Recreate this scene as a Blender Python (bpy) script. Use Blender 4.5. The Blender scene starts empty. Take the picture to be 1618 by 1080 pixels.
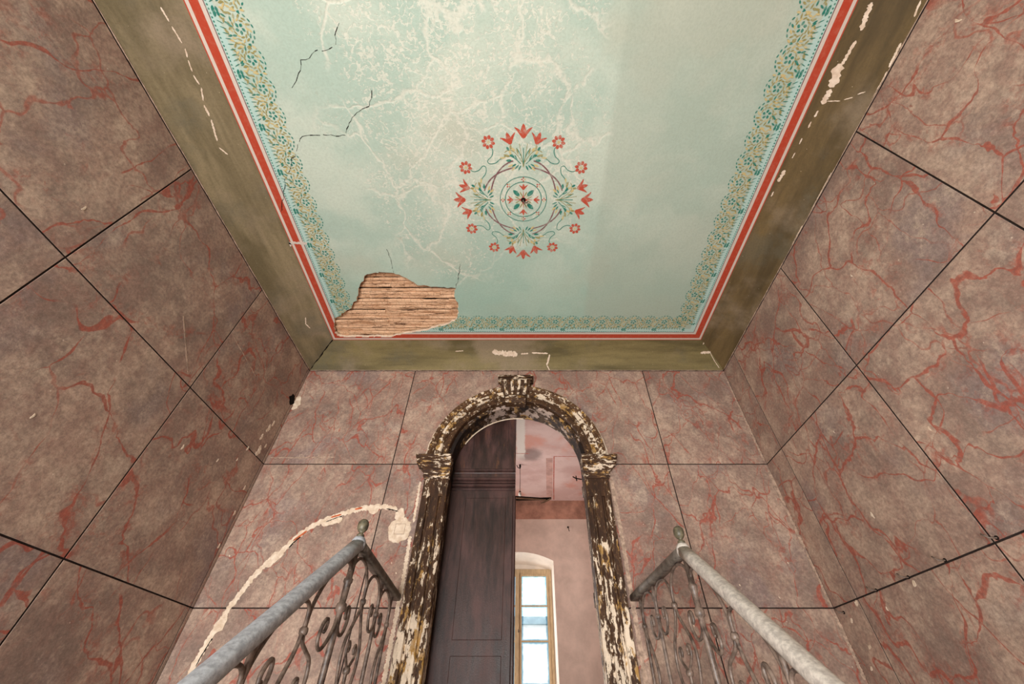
import bpy, bmesh, math, random
from mathutils import Vector, Matrix

# ------------------------------------------------------------------ camera, sky, lights, exposure
scn = bpy.context.scene
col = scn.collection
PI = math.pi

cam_d = bpy.data.cameras.new('camera')
cam_d.sensor_width = 36.0
cam_d.lens = 629.4 / 1618 * 36.0
cam_d.shift_x = -17.0 / 1618
cam_d.clip_start = 0.02
cam = bpy.data.objects.new('camera', cam_d)
col.objects.link(cam)
cam.location = (0, 0, 0)
cam.rotation_euler = (math.radians(90 + 44.5227), 0, 0)
scn.camera = cam

world = bpy.data.worlds.new('sky')
scn.world = world
world.use_nodes = True
bg = world.node_tree.nodes['Background']
bg.inputs[0].default_value = (0.86, 0.93, 1.0, 1)
bg.inputs[1].default_value = 3.0


def area(name, loc, target, sx, sy, power, color):
    d = bpy.data.lights.new(name, 'AREA')
    d.shape = 'RECTANGLE'
    d.size, d.size_y = sx, sy
    d.energy = power
    d.color = color
    o = bpy.data.objects.new(name, d)
    col.objects.link(o)
    o.location = loc
    v = Vector(target) - Vector(loc)
    o.rotation_euler = v.to_track_quat('-Z', 'Y').to_euler()
    return o


# daylight through the tall stair window low in the wall behind the camera; the second lamp is an unseen fill added at the left
area('window_daylight', (-0.9, -3.02, -1.05), (-0.9, 0, -0.6), 1.9, 2.9, 400, (1.0, 0.985, 0.95))
area('left_side_fill', (-2.30, -1.2, -1.35), (0, -0.9, -0.5), 1.1, 1.6, 175, (1.0, 0.985, 0.95))
# daylight through the casement window of the room beyond the door
area('casement_daylight', (-0.06, 7.62, 1.2), (-0.06, 4.0, 1.1), 0.9, 1.4, 16, (0.95, 0.97, 1.0))
# added fill lamp brightening that room from its closed left wall
area('inner_side_fill', (-1.92, 5.4, 1.0), (1.0, 5.5, 1.2), 1.0, 1.6, 70, (1.0, 0.98, 0.95))

vs = scn.view_settings
scn.display_settings.display_device = 'sRGB'
vs.view_transform = 'Standard'
vs.look = 'None'
vs.gamma = 1.0
vs.use_curve_mapping = False
vs.exposure = 0.0


# ------------------------------------------------------------------ small helpers
def lin(r, g, b):
    def f(c):
        c /= 255.0
        return c / 12.92 if c <= 0.04045 else ((c + 0.055) / 1.055) ** 2.4
    return (f(r), f(g), f(b), 1.0)


class MB:
    def __init__(self):
        self.v, self.f, self.m, self.sm = [], [], [], []

    def add(self, verts, faces, mi=0, smooth=False):
        o = len(self.v)
        self.v += [tuple(p) for p in verts]
        for f in faces:
            self.f.append([i + o for i in f])
            self.m.append(mi)
            self.sm.append(smooth)

    def box(self, a, b, mi=0):
        (x0, y0, z0), (x1, y1, z1) = a, b
        self.add([(x0, y0, z0), (x1, y0, z0), (x1, y1, z0), (x0, y1, z0), (x0, y0, z1), (x1, y0, z1), (x1, y1, z1), (x0, y1, z1)],
                 [(0, 3, 2, 1), (4, 5, 6, 7), (0, 1, 5, 4), (1, 2, 6, 5), (2, 3, 7, 6), (3, 0, 4, 7)], mi)

    def prism(self, pts, d, mi=0):
        n = len(pts)
        d = Vector(d)
        top = [tuple(Vector(p) + d) for p in pts]
        self.add(list(pts) + top, [list(range(n - 1, -1, -1)), list(range(n, 2 * n))] + [(i, (i + 1) % n, n + (i + 1) % n, n + i) for i in range(n)], mi)

    def poly(self, pts, mi=0):
        self.add(pts, [list(range(len(pts)))], mi)

    def tube(self, pts, r, n=8, mi=0, caps=True, smooth=True):
        pts = [Vector(p) for p in pts]
        k = len(pts)
        rad = (lambda i: r) if not callable(r) else r
        t0 = (pts[1] - pts[0]).normalized()
        ref = Vector((1, 0, 0)) if abs(t0.x) < 0.9 else Vector((0, 0, 1))
        nrm = (ref - t0 * ref.dot(t0)).normalized()
        rings = []
        for i in range(k):
            a = pts[max(i - 1, 0)]
            b = pts[min(i + 1, k - 1)]
            t = (b - a).normalized()
            nrm = (nrm - t * nrm.dot(t)).normalized()
            bn = t.cross(nrm)
            rr = rad(i)
            rings.append([pts[i] + (nrm * math.cos(2 * PI * j / n) + bn * math.sin(2 * PI * j / n)) * rr for j in range(n)])
        verts = [p for ring in rings for p in ring]
        faces = []
        for i in range(k - 1):
            for j in range(n):
                faces.append((i * n + j, i * n + (j + 1) % n, (i + 1) * n + (j + 1) % n, (i + 1) * n + j))
        if caps:
            faces.append(list(range(n - 1, -1, -1)))
            faces.append([(k - 1) * n + j for j in range(n)])
        self.add(verts, faces, mi, smooth)

    def lathe(self, prof, c, n=14, mi=0):
        c = Vector(c)
        verts = [c + Vector((r * math.cos(2 * PI * j / n), r * math.sin(2 * PI * j / n), z)) for r, z in prof for j in range(n)]
        faces = []
        for i in range(len(prof) - 1):
            for j in range(n):
                faces.append((i * n + j, i * n + (j + 1) % n, (i + 1) * n + (j + 1) % n, (i + 1) * n + j))
        faces.append(list(range(n - 1, -1, -1)))
        faces.append([(len(prof) - 1) * n + j for j in range(n)])
        self.add(verts, faces, mi, True)

    def loft(self, rings, mi=0, closed=True, caps=False, smooth=False):
        n = len(rings[0])
        verts = [p for r in rings for p in r]
        faces = []
        for i in range(len(rings) - 1):
            for j in range(n if closed else n - 1):
                faces.append((i * n + j, i * n + (j + 1) % n, (i + 1) * n + (j + 1) % n, (i + 1) * n + j))
        if caps:
            faces.append(list(range(n - 1, -1, -1)))
            faces.append([(len(rings) - 1) * n + j for j in range(n)])
        self.add(verts, faces, mi, smooth)

    def mesh(self, name, mats, fix=True):
        me = bpy.data.meshes.new(name)
        me.from_pydata(self.v, [], self.f)
        for m in (mats if isinstance(mats, (list, tuple)) else [mats]):
            me.materials.append(m)
        for p, mi, s in zip(me.polygons, self.m, self.sm):
            p.material_index = mi
            p.use_smooth = s
        if fix:
            bm = bmesh.new()
            bm.from_mesh(me)
            bmesh.ops.recalc_face_normals(bm, faces=bm.faces)
            bm.to_mesh(me)
            bm.free()
        me.update()
        return me

    def build(self, name, mats, parent=None, fix=True):
        return link(name, self.mesh(name, mats, fix), parent)


def link(name, me, parent=None, loc=(0, 0, 0)):
    o = bpy.data.objects.new(name, me)
    col.objects.link(o)
    o.parent = parent
    o.location = loc
    return o


def tag(o, label=None, cat=None, group=None, kind=None):
    if label: o['label'] = label
    if cat: o['category'] = cat
    if group: o['group'] = group
    if kind: o['kind'] = kind
    return o


def empty(name, loc=(0, 0, 0), label=None, cat=None, group=None, kind=None):
    o = bpy.data.objects.new(name, None)
    o.empty_display_size = 0.1
    col.objects.link(o)
    o.location = loc
    return tag(o, label, cat, group, kind)


def dark_sides(o, axis):
    """the narrow sides of a slab carry the dark joint colour"""
    o.data.materials.append(M['joint'])
    for p in o.data.polygons:
        if abs(p.normal[axis]) < 0.5: p.material_index = 1



def smooth_path(pts, sub=5):
    out = []
    n = len(pts)
    P = [Vector(p) for p in pts]
    for i in range(n - 1):
        p0, p1, p2, p3 = P[max(i - 1, 0)], P[i], P[i + 1], P[min(i + 2, n - 1)]
        for k in range(sub):
            t = k / sub
            out.append(0.5 * ((2 * p1) + (p2 - p0) * t + (2 * p0 - 5 * p1 + 4 * p2 - p3) * t * t + (3 * p1 - p0 - 3 * p2 + p3) * t ** 3))
    out.append(P[-1])
    return out


# ------------------------------------------------------------------ materials
class NT:
    def __init__(self, name, rough=0.8, spec=0.3):
        self.mat = bpy.data.materials.new(name)
        self.mat.use_nodes = True
        self.t = self.mat.node_tree
        self.b = self.t.nodes['Principled BSDF']
        self.b.inputs['Roughness'].default_value = rough
        self.b.inputs['Specular IOR Level'].default_value = spec

    def n(self, typ, **kw):
        nd = self.t.nodes.new(typ)
        for k, v in kw.items():
            setattr(nd, k, v)
        return nd

    def l(self, a, b):
        self.t.links.new(a, b)

    def put(self, sock, val):
        if hasattr(val, 'is_output') or isinstance(val, bpy.types.NodeSocket):
            self.l(val, sock)
        else:
            sock.default_value = val

    def coord(self, out='Object'):
        return self.n('ShaderNodeTexCoord').outputs[out]

    def math(self, op, a, b=None, c=None, clamp=False):
        nd = self.n('ShaderNodeMath', operation=op, use_clamp=clamp)
        self.put(nd.inputs[0], a)
        if b is not None: self.put(nd.inputs[1], b)
        if c is not None: self.put(nd.inputs[2], c)
        return nd.outputs[0]

    def vmath(self, op, a, b=None, scale=None):
        nd = self.n('ShaderNodeVectorMath', operation=op)
        self.put(nd.inputs[0], a)
        if b is not None: self.put(nd.inputs[1], b)
        if scale is not None: self.put(nd.inputs['Scale'], scale)
        return nd.outputs['Value'] if op in ('LENGTH', 'DISTANCE', 'DOT_PRODUCT') else nd.outputs[0]

    def scaled(self, v, s):
        return self.vmath('MULTIPLY', v, s)

    def noise(self, v, scale, detail=4, rough=0.55, dist=0.0, color=False):
        nd = self.n('ShaderNodeTexNoise')
        self.l(v, nd.inputs['Vector'])
        nd.inputs['Scale'].default_value = scale
        nd.inputs['Detail'].default_value = detail
        nd.inputs['Roughness'].default_value = rough
        nd.inputs['Distortion'].default_value = dist
        return nd.outputs['Color' if color else 0]

    def voro(self, v, scale, feature='DISTANCE_TO_EDGE', rnd=1.0):
        nd = self.n('ShaderNodeTexVoronoi', feature=feature)
        self.l(v, nd.inputs['Vector'])
        nd.inputs['Scale'].default_value = scale
        nd.inputs['Randomness'].default_value = rnd
        return nd.outputs['Distance']

    def step(self, x, a, b, lo=0.0, hi=1.0):
        nd = self.n('ShaderNodeMapRange', interpolation_type='SMOOTHSTEP')
        self.put(nd.inputs[0], x)
        self.put(nd.inputs[1], a)
        self.put(nd.inputs[2], b)
        nd.inputs[3].default_value = lo
        nd.inputs[4].default_value = hi
        return nd.outputs[0]

    def mix(self, f, a, b, mode='MIX'):
        nd = self.n('ShaderNodeMix', data_type='RGBA', blend_type=mode)
        self.put(nd.inputs[0], f)
        self.put(nd.inputs[6], a)
        self.put(nd.inputs[7], b)
        return nd.outputs[2]

    def warp(self, v, scale, amt, detail=3):
        c = self.noise(v, scale, detail, 0.55, color=True)
        d = self.vmath('SUBTRACT', c, (0.5, 0.5, 0.5))
        d = self.vmath('SCALE', d, scale=amt)
        return self.vmath('ADD', v, d)

    def sep(self, v):
        nd = self.n('ShaderNodeSeparateXYZ')
        self.l(v, nd.inputs[0])
        return nd.outputs

    def color(self, c):
        self.put(self.b.inputs['Base Color'], c)
        return self

    def bump(self, h, strength=0.3, dist=0.01):
        nd = self.n('ShaderNodeBump')
        nd.inputs['Strength'].default_value = strength
        nd.inputs['Distance'].default_value = dist
        self.l(h, nd.inputs['Height'])
        self.l(nd.outputs[0], self.b.inputs['Normal'])
        return self


def marble(name, vs=1.0, thick=1.0, stretch=(1, 1, 1), veinmask=0.46, red=1.0):
    m = NT(name, 0.62, 0.35)
    oi = m.n('ShaderNodeObjectInfo')
    off = m.vmath('SCALE', m.vmath('ADD', (3.1, 7.7, 1.3), (0, 0, 0)), scale=m.math('MULTIPLY', oi.outputs['Random'], 9.0))
    co = m.vmath('ADD', m.coord('Object'), off)
    st = m.scaled(co, stretch)
    # cloudy grey, tan and violet ground of the painted marbling
    n1 = m.noise(m.warp(co, 3.0, 0.25), 2.6, 9, 0.70)
    n2 = m.noise(co, 1.7, 5, 0.6)
    n3 = m.noise(m.warp(st, 6.0, 0.12), 7.0, 9, 0.76)
    base = m.mix(m.step(n1, 0.36, 0.64), lin(138, 116, 104), lin(192, 165, 145))
    base = m.mix(m.step(n3, 0.42, 0.60, 0, 0.62), base, lin(150, 117, 104))
    base = m.mix(m.step(n2, 0.52, 0.66, 0, 0.5), base, lin(132, 116, 116))
    base = m.mix(m.step(m.noise(co, 3.4, 8, 0.75), 0.54, 0.68, 0, 0.6), base, lin(202, 178, 156))
    # long wandering veins
    def vein(off_, sc, w0, w1, mlo, mhi):
        p = m.warp(m.warp(m.vmath('ADD', st, off_), 1.1, 0.85), 6.0, 0.10)
        d = m.math('DIVIDE', m.voro(p, sc * vs), sc * vs)
        w = m.step(m.noise(m.vmath('ADD', co, off_), 5.0, 4, 0.6), 0.35, 0.68, w0, w1)
        k = m.step(m.noise(m.vmath('ADD', off_, co), 1.5, 2), mlo, mhi)
        return d, m.math('MULTIPLY', m.step(d, m.math('MULTIPLY', w, 0.5), w, 1, 0), k)
    dA, vA = vein((1.0, 4.0, 2.0), 1.25, 0.0012, 0.0125 * thick, veinmask - 0.06, veinmask)
    dB, vB = vein((7.0, 2.5, 5.0), 2.0, 0.001, 0.0095 * thick, veinmask - 0.02, veinmask + 0.05)
    w2 = m.warp(m.warp(m.vmath('ADD', st, (5.3, 2.1, 8.8)), 1.9, 0.6), 9.0, 0.08)
    e2 = m.voro(w2, 1.9 * vs)
    mk2 = m.step(m.noise(m.vmath('ADD', co, (9.1, 3.3, 4.4)), 1.7, 3), 0.45, 0.55)
    v2 = m.math('MULTIPLY', m.step(e2, 0.003, 0.013, 0.8, 0), mk2)
    # feathered brush marks hugging the veins
    bl = m.step(m.noise(m.warp(m.scaled(st, (1.0, 1.0, 1.3)), 5.0, 0.2), 13.0, 9, 0.82), 0.50, 0.60)
    near = m.math('MAXIMUM', m.step(dA, 0.0, 0.085 * thick, 1, 0), m.step(dB, 0.0, 0.055 * thick, 0.9, 0))
    v3 = m.math('MULTIPLY', m.math('MULTIPLY', bl, near), m.step(m.noise(co, 2.2, 3), 0.42, 0.58, 0.10, 0.80))
    v = m.math('MAXIMUM', m.math('MAXIMUM', m.math('MAXIMUM', vA, vB), v2), v3)
    v = m.math('MULTIPLY', v, m.step(m.noise(co, 40, 3, 0.6), 0.25, 0.55, 0.5, red))
    c = m.mix(m.math('MULTIPLY', v, 0.84), base, lin(164, 76, 58))
    # grain and pinholes
    g = m.noise(co, 48, 6, 0.8)
    c = m.mix(m.step(g, 0.36, 0.60, 0.42, 0.0), c, lin(84, 68, 64))
    c = m.mix(m.step(g, 0.56, 0.70, 0.0, 0.25), c, lin(214, 190, 170))
    c = m.mix(m.step(m.voro(co, 9.0, 'F1'), 0.02, 0.05, 0.55, 0), c, lin(225, 205, 185))
    m.color(c).bump(m.math('ADD', g, m.math('MULTIPLY', n3, 1.5)), 0.28, 0.008)
    return m.mat


def simple(name, rgb, rough=0.8, spec=0.3, var=0.25, scale=12, bump=0.15, dark=None, stretch=(1, 1, 1)):
    m = NT(name, rough, spec)
    co = m.scaled(m.coord('Object'), stretch)
    n = m.noise(m.warp(co, scale * 0.4, 0.6 / scale), scale, 7, 0.65)
    a = lin(*rgb)
    d = lin(*dark) if dark else tuple(x * (1 - var * 1.6) for x in a[:3]) + (1,)
    m.color(m.mix(m.step(n, 0.32, 0.68), d, a)).bump(n, bump, 0.01)
    return m.mat


def paint(name, rgb, wear=0.5, under=(186, 200, 182)):
    """stencil paint, thin and chalky, with the ceiling colour showing through where it has worn"""
    m = NT(name, 0.85, 0.2)
    co = m.coord('Object')
    n = m.noise(co, 26, 6, 0.7)
    c = m.mix(m.step(n, 0.44, 0.72, 0, wear), lin(*rgb), lin(*under))
    m.color(c)
    return m.mat


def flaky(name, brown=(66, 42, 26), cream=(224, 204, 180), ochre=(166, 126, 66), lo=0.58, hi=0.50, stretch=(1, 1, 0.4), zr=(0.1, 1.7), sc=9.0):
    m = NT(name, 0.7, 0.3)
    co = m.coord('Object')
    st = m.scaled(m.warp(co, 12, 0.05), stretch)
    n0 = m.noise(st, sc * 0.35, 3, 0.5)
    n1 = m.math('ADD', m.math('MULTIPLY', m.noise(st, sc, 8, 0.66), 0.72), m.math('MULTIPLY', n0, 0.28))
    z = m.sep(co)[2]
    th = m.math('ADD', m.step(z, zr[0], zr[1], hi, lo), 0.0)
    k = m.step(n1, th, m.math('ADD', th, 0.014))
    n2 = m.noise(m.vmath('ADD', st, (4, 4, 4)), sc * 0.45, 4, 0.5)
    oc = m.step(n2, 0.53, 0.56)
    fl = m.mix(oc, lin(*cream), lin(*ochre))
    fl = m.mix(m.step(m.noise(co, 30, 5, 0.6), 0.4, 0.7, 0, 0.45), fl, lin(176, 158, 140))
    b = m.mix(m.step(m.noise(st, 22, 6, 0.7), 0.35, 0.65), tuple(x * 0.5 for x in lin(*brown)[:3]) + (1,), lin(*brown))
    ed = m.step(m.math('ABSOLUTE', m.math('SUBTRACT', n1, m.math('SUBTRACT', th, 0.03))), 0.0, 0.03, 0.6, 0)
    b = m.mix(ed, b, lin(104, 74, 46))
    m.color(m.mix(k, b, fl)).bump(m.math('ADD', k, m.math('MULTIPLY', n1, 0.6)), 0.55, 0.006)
    return m.mat


M = {}
M['marble_left'] = marble('painted_marble_left', 0.8, 1.2, (1, 0.9, 0.7), 0.46)
M['marble_right'] = marble('painted_marble_right', 1.05, 1.05, (1, 1.0, 0.7), 0.38)
M['marble_front'] = marble('painted_marble_front', 1.4, 0.85, (1.2, 1, 0.7), 0.42)
M['joint'] = simple('dark_joint', (58, 48, 44), 0.9, 0.1, 0.3, 30)
M['plaster_low'] = simple('pink_plaster', (165, 138, 122), 0.85, 0.2, 0.25, 3)
M['plaster_pale'] = simple('bare_plaster', (232, 214, 194), 0.9, 0.1, 0.25, 25, 0.5, dark=(205, 180, 155))
M['plaster_edge'] = simple('worn_plaster_edge', (196, 168, 148), 0.9, 0.1, 0.35, 30, 0.4)
M['conduit'] = simple('orange_conduit', (206, 104, 62), 0.6, 0.3, 0.3, 20)
M['dark'] = simple('dark_void', (26, 19, 16), 0.9, 0.1, 0.3, 20)
M['iron'] = simple('wrought_iron', (128, 110, 98), 0.42, 0.5, 0.5, 24, 0.25, dark=(62, 50, 44))
M['finial'] = simple('bronze_finial', (112, 104, 82), 0.45, 0.5, 0.4, 40, 0.15, dark=(62, 58, 46))
M['rail_left'] = simple('cool_lit_rail', (184, 187, 192), 0.5, 0.35, 0.4, 46, 0.12, dark=(140, 142, 146))  # bluish light on the left rail put into its colour
M['rail_right'] = simple('pale_lit_rail', (212, 203, 192), 0.55, 0.3, 0.4, 46, 0.12, dark=(166, 158, 150))  # whitish light on the right rail put into its colour
M['rail_shaded'] = simple('shaded_rail_end', (120, 110, 100), 0.5, 0.4, 0.4, 22, 0.2, dark=(72, 64, 58))  # dark copy for the level runs, shade of the underside painted in
M['stone_step'] = simple('stone_step', (150, 140, 128), 0.7, 0.3, 0.25, 6)
M['floor'] = simple('stone_floor', (140, 128, 116), 0.7, 0.3, 0.25, 4)
M['wood_floor'] = simple('worn_boards', (120, 92, 70), 0.6, 0.3, 0.3, 5, stretch=(4, 1, 1))
M['flaky_arch'] = flaky('flaking_paint_arch', lo=0.53, hi=0.53, stretch=(0.6, 1, 2.2), sc=24)
M['flaky_fascia'] = flaky('flaking_paint_fascia', brown=(82, 54, 32), lo=0.485, hi=0.485, stretch=(1, 1, 1), sc=18)
M['flaky_rim'] = flaky('flaking_paint_rim', brown=(92, 62, 38), lo=0.525, hi=0.525, stretch=(1, 1, 1), sc=34)
M['flaky_dark'] = flaky('flaking_paint_brown_band', brown=(74, 48, 28), lo=0.575, hi=0.575, stretch=(1, 1, 1), sc=34)
M['flaky_flute'] = flaky('flaking_paint_flutes', lo=0.49, hi=0.49, stretch=(1, 1, 0.6), sc=34)
M['flaky_jamb'] = flaky('flaking_paint_jamb', lo=0.57, hi=0.47, stretch=(1, 1, 0.25), sc=40, zr=(0.2, 1.4))
M['flaky_shaded_soffit'] = flaky('flaking_paint_shaded_soffit', brown=(36, 23, 17), lo=0.49, hi=0.60, stretch=(1, 1, 1), cream=(176, 154, 142), sc=12, zr=(1.9, 2.35))  # flaking paint, its brown nearly black with the shade of the reveal painted in
M['window_wood'] = simple('pale_window_wood', (206, 176, 138), 0.6, 0.3, 0.2, 8, stretch=(6, 6, 1))
M['far_plaster'] = simple('pale_pink_plaster', (214, 184, 168), 0.9, 0.15, 0.14, 3, 0.1)
M['far_band'] = simple('rose_brown_band', (176, 124, 104), 0.9, 0.15, 0.3, 4, 0.1)
M['far_blush'] = simple('rose_blush', (212, 168, 156), 0.9, 0.15, 0.2, 6, 0.1)
M['white_reveal'] = simple('limewashed_reveal', (232, 216, 200), 0.9, 0.15, 0.08, 5, 0.1)
M['house_wall'] = simple('white_render', (225, 222, 216), 0.9, 0.1, 0.1, 2)
M['eave'] = simple('slate_blue_eave', (150, 168, 172), 0.8, 0.2, 0.2, 3)
M['porcelain'] = simple('porcelain', (235, 230, 220), 0.3, 0.5, 0.05, 10)
M['red'] = paint('stencil_red', (178, 68, 46), 0.28, (196, 130, 108))
M['white'] = paint('stencil_white', (208, 194, 182), 0.3, (186, 172, 158))
M['teal'] = paint('stencil_teal', (44, 120, 104), 0.45)
M['olive'] = paint('stencil_olive', (148, 138, 84), 0.5)
M['tan'] = paint('stencil_tan', (196, 176, 122), 0.5)
M['purple'] = paint('stencil_purple', (122, 84, 86), 0.5)
M['fringe'] = paint('stencil_pale_cyan', (176, 204, 196), 0.5)
M['flower'] = paint('stencil_flower_red', (180, 76, 56), 0.45)


def ceiling_mat():
    m = NT('mint_ceiling_paint', 0.55, 0.4)
    co = m.coord('Object')
    x, y, z = m.sep(co)
    n1 = m.noise(m.warp(co, 1.2, 0.6), 1.3, 6, 0.6)
    n2 = m.noise(co, 0.8, 4, 0.55)
    base = m.mix(m.step(n1, 0.40, 0.62), lin(172, 192, 177), lin(194, 205, 189))
    base = m.mix(m.step(n2, 0.50, 0.62, 0, 0.7), base, lin(188, 190, 172))
    # the end nearest the door keeps more of its green
    base = m.mix(m.step(y, 1.7, 2.6, 0, 0.55), base, lin(150, 186, 170))
    # square repaint ghost right of the rosette
    gx = m.math('MULTIPLY', m.step(x, 0.60, 0.66), m.step(m.noise(co, 1.0, 2), 0.3, 0.5, 0.25, 0.5))
    base = m.mix(gx, base, lin(166, 176, 160))
    # peeled and efflorescent patch left of the rosette
    d = m.vmath('LENGTH', m.vmath('MULTIPLY', m.vmath('SUBTRACT', co, (-0.42, 0.85, 3.08)), (0.85, 0.55, 1)))
    reg = m.step(m.math('ADD', d, m.math('MULTIPLY', m.noise(co, 1.8, 4, 0.6), 0.9)), 0.80, 1.45, 1, 0)
    wm = m.step(m.math('ABSOLUTE', m.math('SUBTRACT', m.noise(m.warp(co, 5, 0.15), 15, 3, 0.55), 0.5)), 0.0, 0.055, 0.13, 0)
    sp = m.math('ADD', m.math('ADD', m.math('MULTIPLY', m.noise(m.warp(co, 12, 0.04), 46, 6, 0.75), 0.62), m.math('MULTIPLY', m.noise(m.warp(co, 3, 0.2), 5, 5, 0.62), 0.38)), wm)
    fl = m.step(sp, m.math('SUBTRACT', 0.66, m.math('MULTIPLY', reg, 0.13)), m.math('SUBTRACT', 0.72, m.math('MULTIPLY', reg, 0.11)))
    fl = m.math('MULTIPLY', fl, m.step(reg, 0.02, 0.4, 0.0, 0.9))
    # branching white seams
    e = m.voro(m.warp(m.warp(co, 2.0, 0.45), 12, 0.06), 1.9)
    se = m.math('MULTIPLY', m.math('MULTIPLY', m.step(e, 0.004, 0.034, 0.95, 0), m.step(sp, 0.40, 0.50)), m.step(reg, 0.1, 0.5))
    fl = m.math('MAXIMUM', fl, se)
    c = m.mix(m.math('MULTIPLY', fl, 0.66), base, lin(224, 220, 204))
    g = m.noise(co, 60, 5, 0.7)
    c = m.mix(m.step(g, 0.35, 0.6, 0.16, 0), c, lin(130, 140, 124))
    c = m.mix(m.step(m.noise(co, 5, 8, 0.75), 0.62, 0.75, 0, 0.3), c, lin(150, 130, 104))
    m.color(c)
    m.put(m.b.inputs['Roughness'], m.step(reg, 0, 1, 0.62, 0.42))
    m.bump(m.math('ADD', m.math('MULTIPLY', fl, -0.9), m.math('ADD', g, m.math('MULTIPLY', m.noise(co, 9, 5, 0.6), 1.5))), 0.35, 0.006)
    return m.mat


M['ceiling'] = ceiling_mat()


def cove_mat(name, axis, dark=(100, 88, 68), light=(140, 124, 98)):
    m = NT(name, 0.7, 0.3)
    co = m.coord('Object')
    st = m.scaled(co, (0.5, 3, 3) if axis == 'x' else (3, 0.5, 3))
    n1 = m.noise(m.warp(st, 2, 0.4), 1.6, 7, 0.65)
    n2 = m.noise(co, 1.4, 5, 0.6)
    c = m.mix(m.step(n1, 0.32, 0.68), lin(*dark), lin(*light))
    c = m.mix(m.step(n2, 0.48, 0.68, 0, 0.6), c, lin(152, 134, 112))
    c = m.mix(m.step(m.noise(co, 2.2, 5, 0.65), 0.52, 0.70, 0, 0.5), c, lin(98, 94, 78))
    g = m.noise(co, 80, 4, 0.7)
    c = m.mix(m.step(g, 0.3, 0.6, 0.25, 0), c, lin(70, 60, 42))
    c = m.mix(m.step(m.voro(co, 14.0, 'F1'), 0.02, 0.045, 0.5, 0), c, lin(225, 205, 175))
    m.color(c).bump(m.math('ADD', g, m.math('MULTIPLY', n1, 2)), 0.25, 0.006)
    return m.mat


M['cove_x'] = cove_mat('olive_cove_x', 'x', (90, 80, 50), (132, 118, 78))
M['cove_y'] = cove_mat('olive_cove_y', 'y', (104, 92, 66), (146, 130, 100))
M['cove_r'] = cove_mat('olive_cove_brown', 'y', (78, 64, 40), (116, 96, 62))


def lath_mat():
    m = NT('sandy_lath', 0.85, 0.15)
    oi = m.n('ShaderNodeObjectInfo')
    co = m.vmath('ADD', m.coord('Object'), m.vmath('SCALE', (1.7, 5.1, 0.3), scale=m.math('MULTIPLY', oi.outputs['Random'], 11.0)))
    st = m.scaled(co, (2.2, 16, 16))
    n = m.noise(m.warp(st, 1.5, 0.8), 1.6, 8, 0.7)
    c = m.mix(m.step(n, 0.36, 0.60), lin(196, 150, 114), lin(238, 198, 162))
    c = m.mix(m.step(m.noise(st, 0.9, 7, 0.78), 0.55, 0.63), c, lin(78, 48, 30))
    c = m.mix(m.step(m.voro(m.warp(co, 12, 0.05), 16), 0.0, 0.035, 0.7, 0), c, lin(120, 80, 52))
    m.color(c).bump(n, 0.6, 0.01)
    return m.mat


M['lath'] = lath_mat()


def door_mat():
    m = NT('dark_stained_door_wood', 0.42, 0.45)
    co = m.coord('Object')
    st = m.scaled(co, (7, 7, 1.2))
    n = m.noise(m.warp(st, 1.0, 0.5), 2.2, 9, 0.76)
    n2 = m.noise(m.scaled(co, (3, 3, 1)), 2.0, 6, 0.65)
    c = m.mix(m.step(n, 0.34, 0.66), lin(38, 23, 20), lin(70, 45, 40))
    c = m.mix(m.step(n2, 0.46, 0.66, 0, 0.6), c, lin(92, 62, 58))
    c = m.mix(m.math('MULTIPLY', m.step(m.noise(m.scaled(co, (9, 9, 2)), 1.4, 6, 0.7), 0.56, 0.7, 0, 0.6), m.step(m.sep(co)[2], 1.7, 1.9)), c, lin(128, 82, 52))
    cr = m.step(m.noise(m.scaled(m.warp(co, 4, 0.03), (40, 40, 1.2)), 1.0, 3, 0.5), 0.66, 0.70, 0, 0.6)
    c = m.mix(cr, c, lin(30, 18, 18))
    m.color(c).bump(m.math('ADD', n, m.noise(co, 120, 3, 0.6)), 0.25, 0.004)
    m.put(m.b.inputs['Roughness'], m.step(n2, 0.3, 0.7, 0.36, 0.58))
    return m.mat


M['door'] = door_mat()


def far_ceiling_mat():
    m = NT('rose_ceiling_plaster', 0.85, 0.2)
    co = m.coord('Object')
    n = m.noise(m.warp(co, 2, 0.3), 2.2, 6, 0.6)
    c = m.mix(m.step(n, 0.38, 0.64), lin(200, 164, 156), lin(216, 186, 178))
    c = m.mix(m.step(m.noise(m.vmath('ADD', co, (3, 1, 2)), 1.6, 5, 0.6), 0.52, 0.66, 0, 0.7), c, lin(206, 142, 124))
    # a lamp-smoke stain and a plaster-filled chase, both on the ceiling itself
    d = m.vmath('LENGTH', m.vmath('SUBTRACT', co, (0.10, 5.25, 2.88)))
    d = m.math('ADD', d, m.math('MULTIPLY', m.noise(co, 8, 5, 0.7), 0.12))
    c = m.mix(m.step(d, 0.17, 0.30, 0.65, 0), c, lin(112, 96, 92))
    xx, yy, zz = m.sep(m.warp(co, 9, 0.05))
    k = m.math('MULTIPLY', m.step(m.math('ABSOLUTE', m.math('ADD', xx, 0.03)), 0.045, 0.075, 1, 0), m.step(yy, 5.2, 5.5, 1, 0))
    c = m.mix(k, c, lin(222, 210, 200))
    m.color(c).bump(n, 0.15, 0.01)
    return m.mat


M['far_ceiling'] = far_ceiling_mat()


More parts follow.
